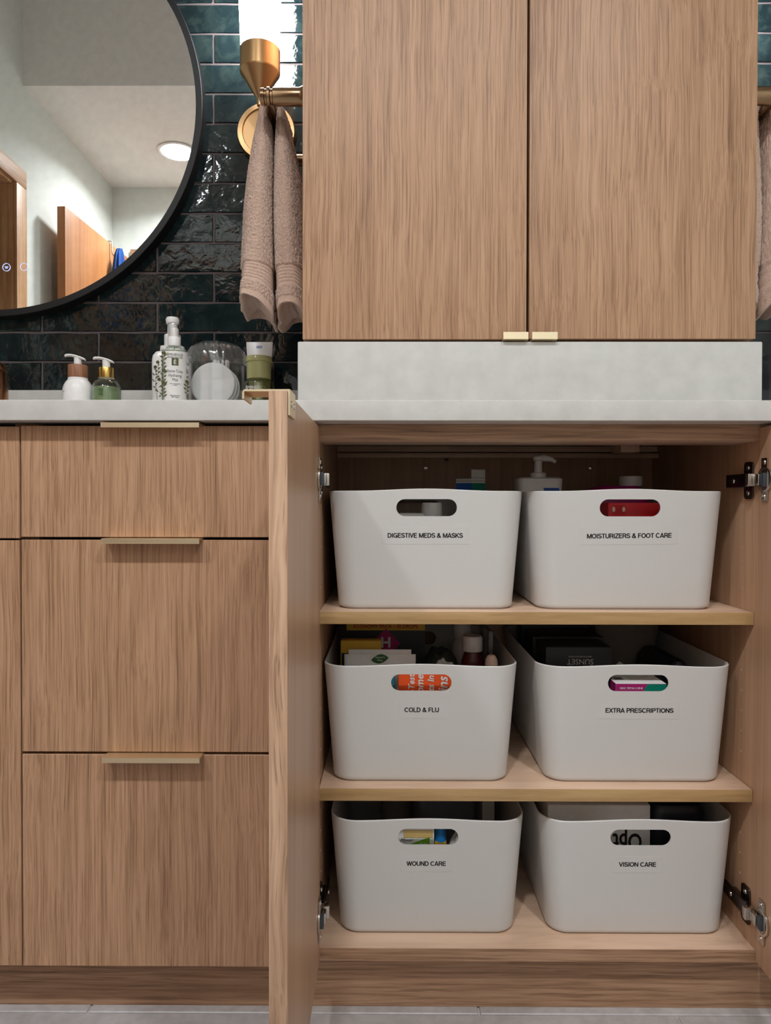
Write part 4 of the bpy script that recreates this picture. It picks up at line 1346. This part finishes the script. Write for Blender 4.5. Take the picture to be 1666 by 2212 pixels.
lathe('cap', [(0, .1922), (.0205, .1922), (.0208, .194), (.0208, .209), (.0195, .2105), (0, .2105)], 'white_pl', t, (.028, 0, 0))
t, b = carton('red_carton', 'bright red carton with round emblems in the MOISTURIZERS bin', 'carton', .404, .098, F1, .105, .045, .160, 'red_card')
bnd = panel('band', -.0455, -.0255, -.0225, .10, .157, 'red_ink', b)
for xx in (-.044, -.028):
    lathe('emblem', [(0, 0), (.0035, 0), (.0035, .0006), (0, .0008)], 'pink_pl', b, (xx, -.0229, .150), RX @ Matrix.Diagonal((.7, 1.2, 1, 1)), 20)
# --- cold and flu
t, b = carton('cough_drop_box', 'black and yellow cough drop box in the COLD & FLU bin', 'box', -.006, .252, F2, .144, .035, .226, 'black_card')
band = panel('band', -.072, .072, -.0175, .196, .2265, 'yellow_card', b)
text('lettering', 'ECONOMY PACK - 70 DROPS', (0, -.0182, .2035), band, 'red_ink', width=.118, bold=.02)
dm = prism('emblem', [(-.027, .172), (0, .145), (.027, .172), (0, .199)], 1, -.0181, -.0176, 'magenta_card', b)
text('letter', 'H', (0, -.0184, .174), dm, 'white_ink', height=.020, bold=.03)
t = thing('supplement_pouch', 'white supplement pouch with a green leaf emblem in the COLD & FLU bin', 'pouch', (-.0150, .112, F2))
rings = []
for f in np.linspace(0, 1, 8):
    hy = .022 * (1 - f) ** .5 + .0012
    rings.append([(.0595 * math.cos(q) if abs(math.cos(q)) < .2 else math.copysign(.0595 * abs(math.cos(q)) ** .25, math.cos(q)), hy * math.sin(q), f * .178) for q in np.linspace(0, 2 * PI, 48, endpoint=False)])
pb = loft('pouch', rings, 'white_card', t)
box('seal', -.052, .052, -.0016, .0016, .178, .186, 'white_card', pb, .0006)
lf = []
for i in range(17):
    q = i / 16; lf.append((-.014 + .028 * q, .1695 + .0075 * math.sin(PI * q) ** .8 + .004 * q))
for i in range(15, 0, -1):
    q = i / 16; lf.append((-.014 + .028 * q, .1695 - .0075 * math.sin(PI * q) ** .8 + .004 * q))
le = prism('leaf_emblem', lf, 1, -.0062, -.0056, 'leaf_ink', t)
text('lettering', "Nature's\nWay", (0, -.0066, .1715), le, 'white_card', width=.016)
t, b = carton('yellow_carton', 'small yellow carton behind the white pouch in the COLD & FLU bin', 'carton', -.048, .160, F2, .07, .022, .193, 'yellow_card')
panel('panel', -.033, .033, -.011, .02, .172, 'navy', b)
o = crumple('dark_bag', .042, 'dark_bag', 5, (1, .9, 2.2)); o.location = (.096, .265, F2)
tag(o, 'dark crumpled bag at the back of the COLD & FLU bin', 'bag')
o = crumple('plastic_bag', .036, 'foil', 9, (1, .8, 2.5), .3, 4); o.location = (.097, .150, F2)
tag(o, 'crumpled clear plastic bag in the COLD & FLU bin', 'bag')
for (x, y, hgt, lab) in ((.140, .295, .200, 'white capped bottle at the back of the COLD & FLU bin'), (.1470, .185, .196, 'dark red syrup bottle with a white cap in the COLD & FLU bin')):
    t = thing('medicine_bottle', lab, 'bottle', (x, y, F2))
    lathe('bottle', [(0, 0), (.018, 0), (.0195, .002), (.0195, hgt - .045), (.0165, hgt - .036), (.0135, hgt - .0265), (0, hgt - .0265)], 'amber' if y < .25 else 'white_pl', t)
    lathe('cap', [(0, hgt - .0263), (.0178, hgt - .0263), (.018, hgt - .024), (.018, hgt - .004), (.016, hgt), (0, hgt)], 'white_pl', t)
t = thing('cream_stick', 'pale pink rounded stick in the COLD & FLU bin', 'tube', (.1690, .105, F2))
lathe('stick', [(0, 0), (.010, 0), (.0105, .002), (.0105, .165), (.0095, .172), (.006, .178), (0, .180)], 'pink_pl', t)
lathe('ring', [(0.0106, .09), (.0112, .09), (.0112, .094), (.0106, .094)], 'blue_pl', t, close=True)
t = thing('clear_case', 'thin clear plastic case at the side of the COLD & FLU bin', 'case', (.1745, .205, F2), .04)
box('shell', -.004, .004, -.045, .045, .0, .208, 'grey_clear', t, .002)
box('insert', -.0015, .0015, -.038, .038, .006, .150, 'grey_cloth', t, .0008)
t, b = carton('test_kit', 'orange test kit box with white lettering in the COLD & FLU bin', 'box', .063, .064, F2, .096, .020, .163, 'orange_card')
def side_word(s, x, z, cap, parent, y):
    o = text('lettering', s, (x, y, z), parent, 'white_ink', height=cap, bold=.025, turn=PI / 2, shear=.2)
    return o
side_word('-Test', -.0275, .1450, .0100, b, -.0108)
side_word('ome', -.0125, .1440, .0085, b, -.0108)
side_word('ts In', .0030, .1450, .0105, b, -.0108)
side_word('ins', .0225, .1440, .0150, b, -.0108)
text('lettering', 'testing, plus\ncted to d', (.0385, -.0108, .1440), b, 'white_ink', width=.026, turn=PI / 2)
t, b = carton('teal_carton', 'teal tablet carton beside the orange test kit in the COLD & FLU bin', 'carton', -.020, .064, F2, .058, .022, .163, 'teal_card')
panel('panel', -.0285, .0285, -.011, .02, .137, 'leaf_ink', b)
text('lettering', '+ 60 mg', (.018, -.0116, .1425), b, 'white_ink', width=.014)
# --- extra prescriptions
t, b = carton('black_box', 'black box with silver upside-down SUNSET lettering in the EXTRA PRESCRIPTIONS bin', 'box', .310, .130, F2, .108, .075, .194, 'black_card')
text('lettering', 'SUNSET', (.002, -.0379, .1705), b, 'silver_ink', width=.043, turn=PI, bold=.0)
text('lettering', 'HEALTHCARE SOLUTIONS', (.002, -.0379, .179), b, 'silver_ink', width=.038, turn=PI)
arc = [(-.0215 + .043 * i / 16, .1655 - .0035 * math.sin(PI * i / 16)) for i in range(17)] + [(-.0215 + .043 * i / 16, .1655 - .0046 * math.sin(PI * i / 16)) for i in range(16, -1, -1)]
prism('swoosh', [(a + .002, c) for a, c in arc], 1, -.0379, -.0376, 'silver_ink', b)
t, b = carton('black_carton', 'black flat carton behind the silver lettered box in the EXTRA PRESCRIPTIONS bin', 'carton', .318, .235, F2, .125, .085, .192, 'navy')
t, b = carton('dark_carton', 'dark carton with a pale edge at the back of the EXTRA PRESCRIPTIONS bin', 'carton', .315, .325, F2, .12, .05, .206, 'black_card')
panel('edge_stripe', -.058, .058, -.025, .198, .201, 'pink_pl', b)
bm = bmesh.new()
rings = []
for f in np.linspace(0, 1, 9):
    hx = .030 + .036 * f; hy = .018 + .012 * f
    rings.append([(.438 + .016 * f + hx * math.cos(q) * (1 + .05 * math.sin(3 * q + 4 * f)), .29 + hy * math.sin(q), F2 + .225 * f) for q in np.linspace(0, 2 * PI, 40, endpoint=False)])
tag(loft('paper_bag', rings, 'shaded_paper'), 'open paper bag with shade in its colour at the back of the EXTRA PRESCRIPTIONS bin', 'bag')
o = crumple('tissue', .030, 'white_card', 21, (1.25, .7, 2.7), .3, 3); o.location = (.405, .205, F2)
tag(o, 'crumpled white tissue in the EXTRA PRESCRIPTIONS bin', 'tissue')
for k in range(4):
    t, b = carton('medicine_carton', ('lowest plain white carton in the stack under the magenta edged carton', 'second plain white carton up in the stack under the magenta edged carton', 'third plain white carton up in the stack under the magenta edged carton', 'topmost plain white carton directly under the magenta edged carton')[k], 'carton', .402 + .002 * (k % 2), .112, F2 + .0285 * k, .080, .075, .0275, 'white_card', group='flat cartons in the EXTRA PRESCRIPTIONS bin')
t = thing('prescription_carton', 'white carton with magenta and green edge lettered NDC in the EXTRA PRESCRIPTIONS bin', 'carton', (.402, .100, F2 + .1148), .0)
b = box('box', -.040, .040, -.035, .035, 0, .0275, 'white_card', t, .0008)
panel('stripe', -.040, .040, -.035, .012, .0268, 'magenta_card', b)
st = prism('stripe', [(.002, .013), (.010, .0265), (.040, .0265), (.040, .013)], 1, -.0357, -.0354, 'green_card', b)
box('side_stripe', -.0404, -.0400, -.034, .034, .010, .0268, 'magenta_card', b, 0)
box('side_stripe', -.0405, -.0401, -.034, .034, .002, .010, 'green_card', b, 0)
text('lettering', 'NDC 70710-1139-8', (-.016, -.0359, .020), b, 'white_ink', width=.036, bold=.015)
box('panel', -.034, -.020, -.012, .004, .0275, .0279, 'grey_ink', b, 0)
box('panel', -.012, .010, .018, .028, .0275, .0279, 'green_card', b, 0)
for k in range(4): box('print_line', -.012, .026 - .004 * (k % 3), -.014 + .007 * k, -.012 + .007 * k, .0275, .0278, 'silver_ink', b, 0)
t = thing('soft_pouch', 'dark navy soft pouch beside the tissue in the EXTRA PRESCRIPTIONS bin', 'pouch', (.484, .185, F2))
loft('pouch', [[(p[0] * (1 + .06 * math.sin(9 * p[1] * 10)), p[1], z) for p in rrect(hx, hy, min(.016, hx * .9), 5, 6, 6)] for z, hx, hy in ((0, .026, .075), (.006, .030, .080), (.09, .031, .082), (.150, .024, .078), (.166, .008, .070))], 'navy', t)
tube('drawstring', [(-.010, -.070, .160), (-.004, -.078, .150), (.004, -.080, .140)], .0014, 'blackmetal', t, 8)
# --- wound care
t = thing('gauze_roll', 'grey beige gauze roll at the back of the WOUND CARE bin', 'bandage', (.018, .255, F3))
lathe('roll', [(.006, 0), (.030, 0), (.033, .003), (.033, .160), (.030, .164), (.006, .164)], 'grey_cloth', t, close=True)
lathe('core', [(.004, .002), (.0058, .002), (.0058, .162), (.004, .162)], 'white_card', t, close=True)
t = thing('zip_bag', 'grey plastic zip bag with a blue seal in the WOUND CARE bin', 'bag', (.098, .185, F3))
rings = []
for f in np.linspace(0, 1, 12):
    hy = .024 * math.sin(PI * (.12 + .83 * f)) ** .8
    rings.append([(0.055 * math.copysign(abs(math.cos(q)) ** .4, math.cos(q)), hy * math.sin(q) * (1 + .2 * math.sin(4 * q + 6 * f)), f * (.188 - .22 * 0.055 * math.copysign(abs(math.cos(q)) ** .4, math.cos(q)))) for q in np.linspace(0, 2 * PI, 48, endpoint=False)])
zb = loft('bag', rings, 'grey_film', t)
tube('zip_seal', [(-.053, -.007, .1985), (-.025, -.009, .192), (.02, -.0095, .1815), (.053, -.007, .1745)], .0016, 'blue_pl', zb, 8)
t, b = carton('bandage_box', 'white bandage box with red lettering leaning in the WOUND CARE bin', 'box', .1735, .225, F3, .022, .070, .172, 'white_card', .10)
o = text('lettering', 'ACE', (0, -.0405, .150), b, 'red_ink', width=.017, bold=.03, turn=PI / 2)
t, b = carton('strip_carton', 'green and white bandage strip carton in the WOUND CARE bin', 'carton', .043, .066, F3, .058, .024, .152, 'white_card')
pn_ = prism('panel', [(-.028, .09), (.022, .09), (.022, .139), (-.028, .121)], 1, -.0125, -.0121, 'lime_card', b)
text('lettering', 'skip', (.012, -.0128, .1262), pn_, 'white_ink', width=.014, bold=.02)
text('lettering', 'Mover', (-.014, -.0128, .1345), b, 'ink', width=.020, shear=.3)
bm = bmesh.new()
for k in range(5): bm_box(bm, -.020, .027, -.0126, -.0121, .1385 + .0025 * k, .1397 + .0025 * k, 0)
o = from_bm('stripes', bm, 'yellow_card', b, None); o['kind'] = 'stuff'
t = thing('ointment_tube', 'blue ointment tube in the WOUND CARE bin', 'tube', (.083, .068, F3))
lathe('tube', [(0, 0), (.0085, 0), (.009, .002), (.009, .140), (.007, .146), (.004, .150), (0, .150)], 'blue_pl', t)
lathe('band', [(.0091, .118), (.0096, .118), (.0096, .128), (.0091, .128)], 'yellow_card', t, close=True)
o = crumple('plastic_bag', .024, 'foil', 33, (1, .55, 3.4), .3, 4); o.location = (.117, .068, F3)
tag(o, 'crumpled shiny plastic bag in the WOUND CARE bin', 'bag')
# --- vision care
t, b = carton('lens_box', 'large white carton with upside-down black Opt lettering in the VISION CARE bin', 'box', .3405, .140, F3, .166, .120, .1795, 'white_card', 0, .002)
text('lettering', 'Opt', (.0455, -.0608, .1245), b, 'ink', width=.047, height=.037, turn=PI, bold=.022)
t = thing('glasses_case', 'dark navy eyeglass case in the VISION CARE bin', 'case', (.4715, .185, F3))
loft('shell', [[(p[0], p[1], z) for p in rrect(hx, hy, min(.02, hx * .9), 6)] for z, hx, hy in ((0, .040, .10), (.004, .044, .104), (.10, .046, .106), (.165, .046, .104), (.176, .042, .098))], 'navy', t)
box('hinge_strip', -.030, .034, -.1072, -.1058, .09, .1, 'blackmetal', t, .0004)
lathe('snap', [(0, 0), (.005, 0), (.0045, .0015), (0, .002)], 'blackmetal', t, (.0, -.1066, .150), RX, 20)
t, b = carton('lens_carton', 'dark lens solution carton at the back of the VISION CARE bin', 'carton', .345, .290, F3, .14, .06, .182, 'navy')
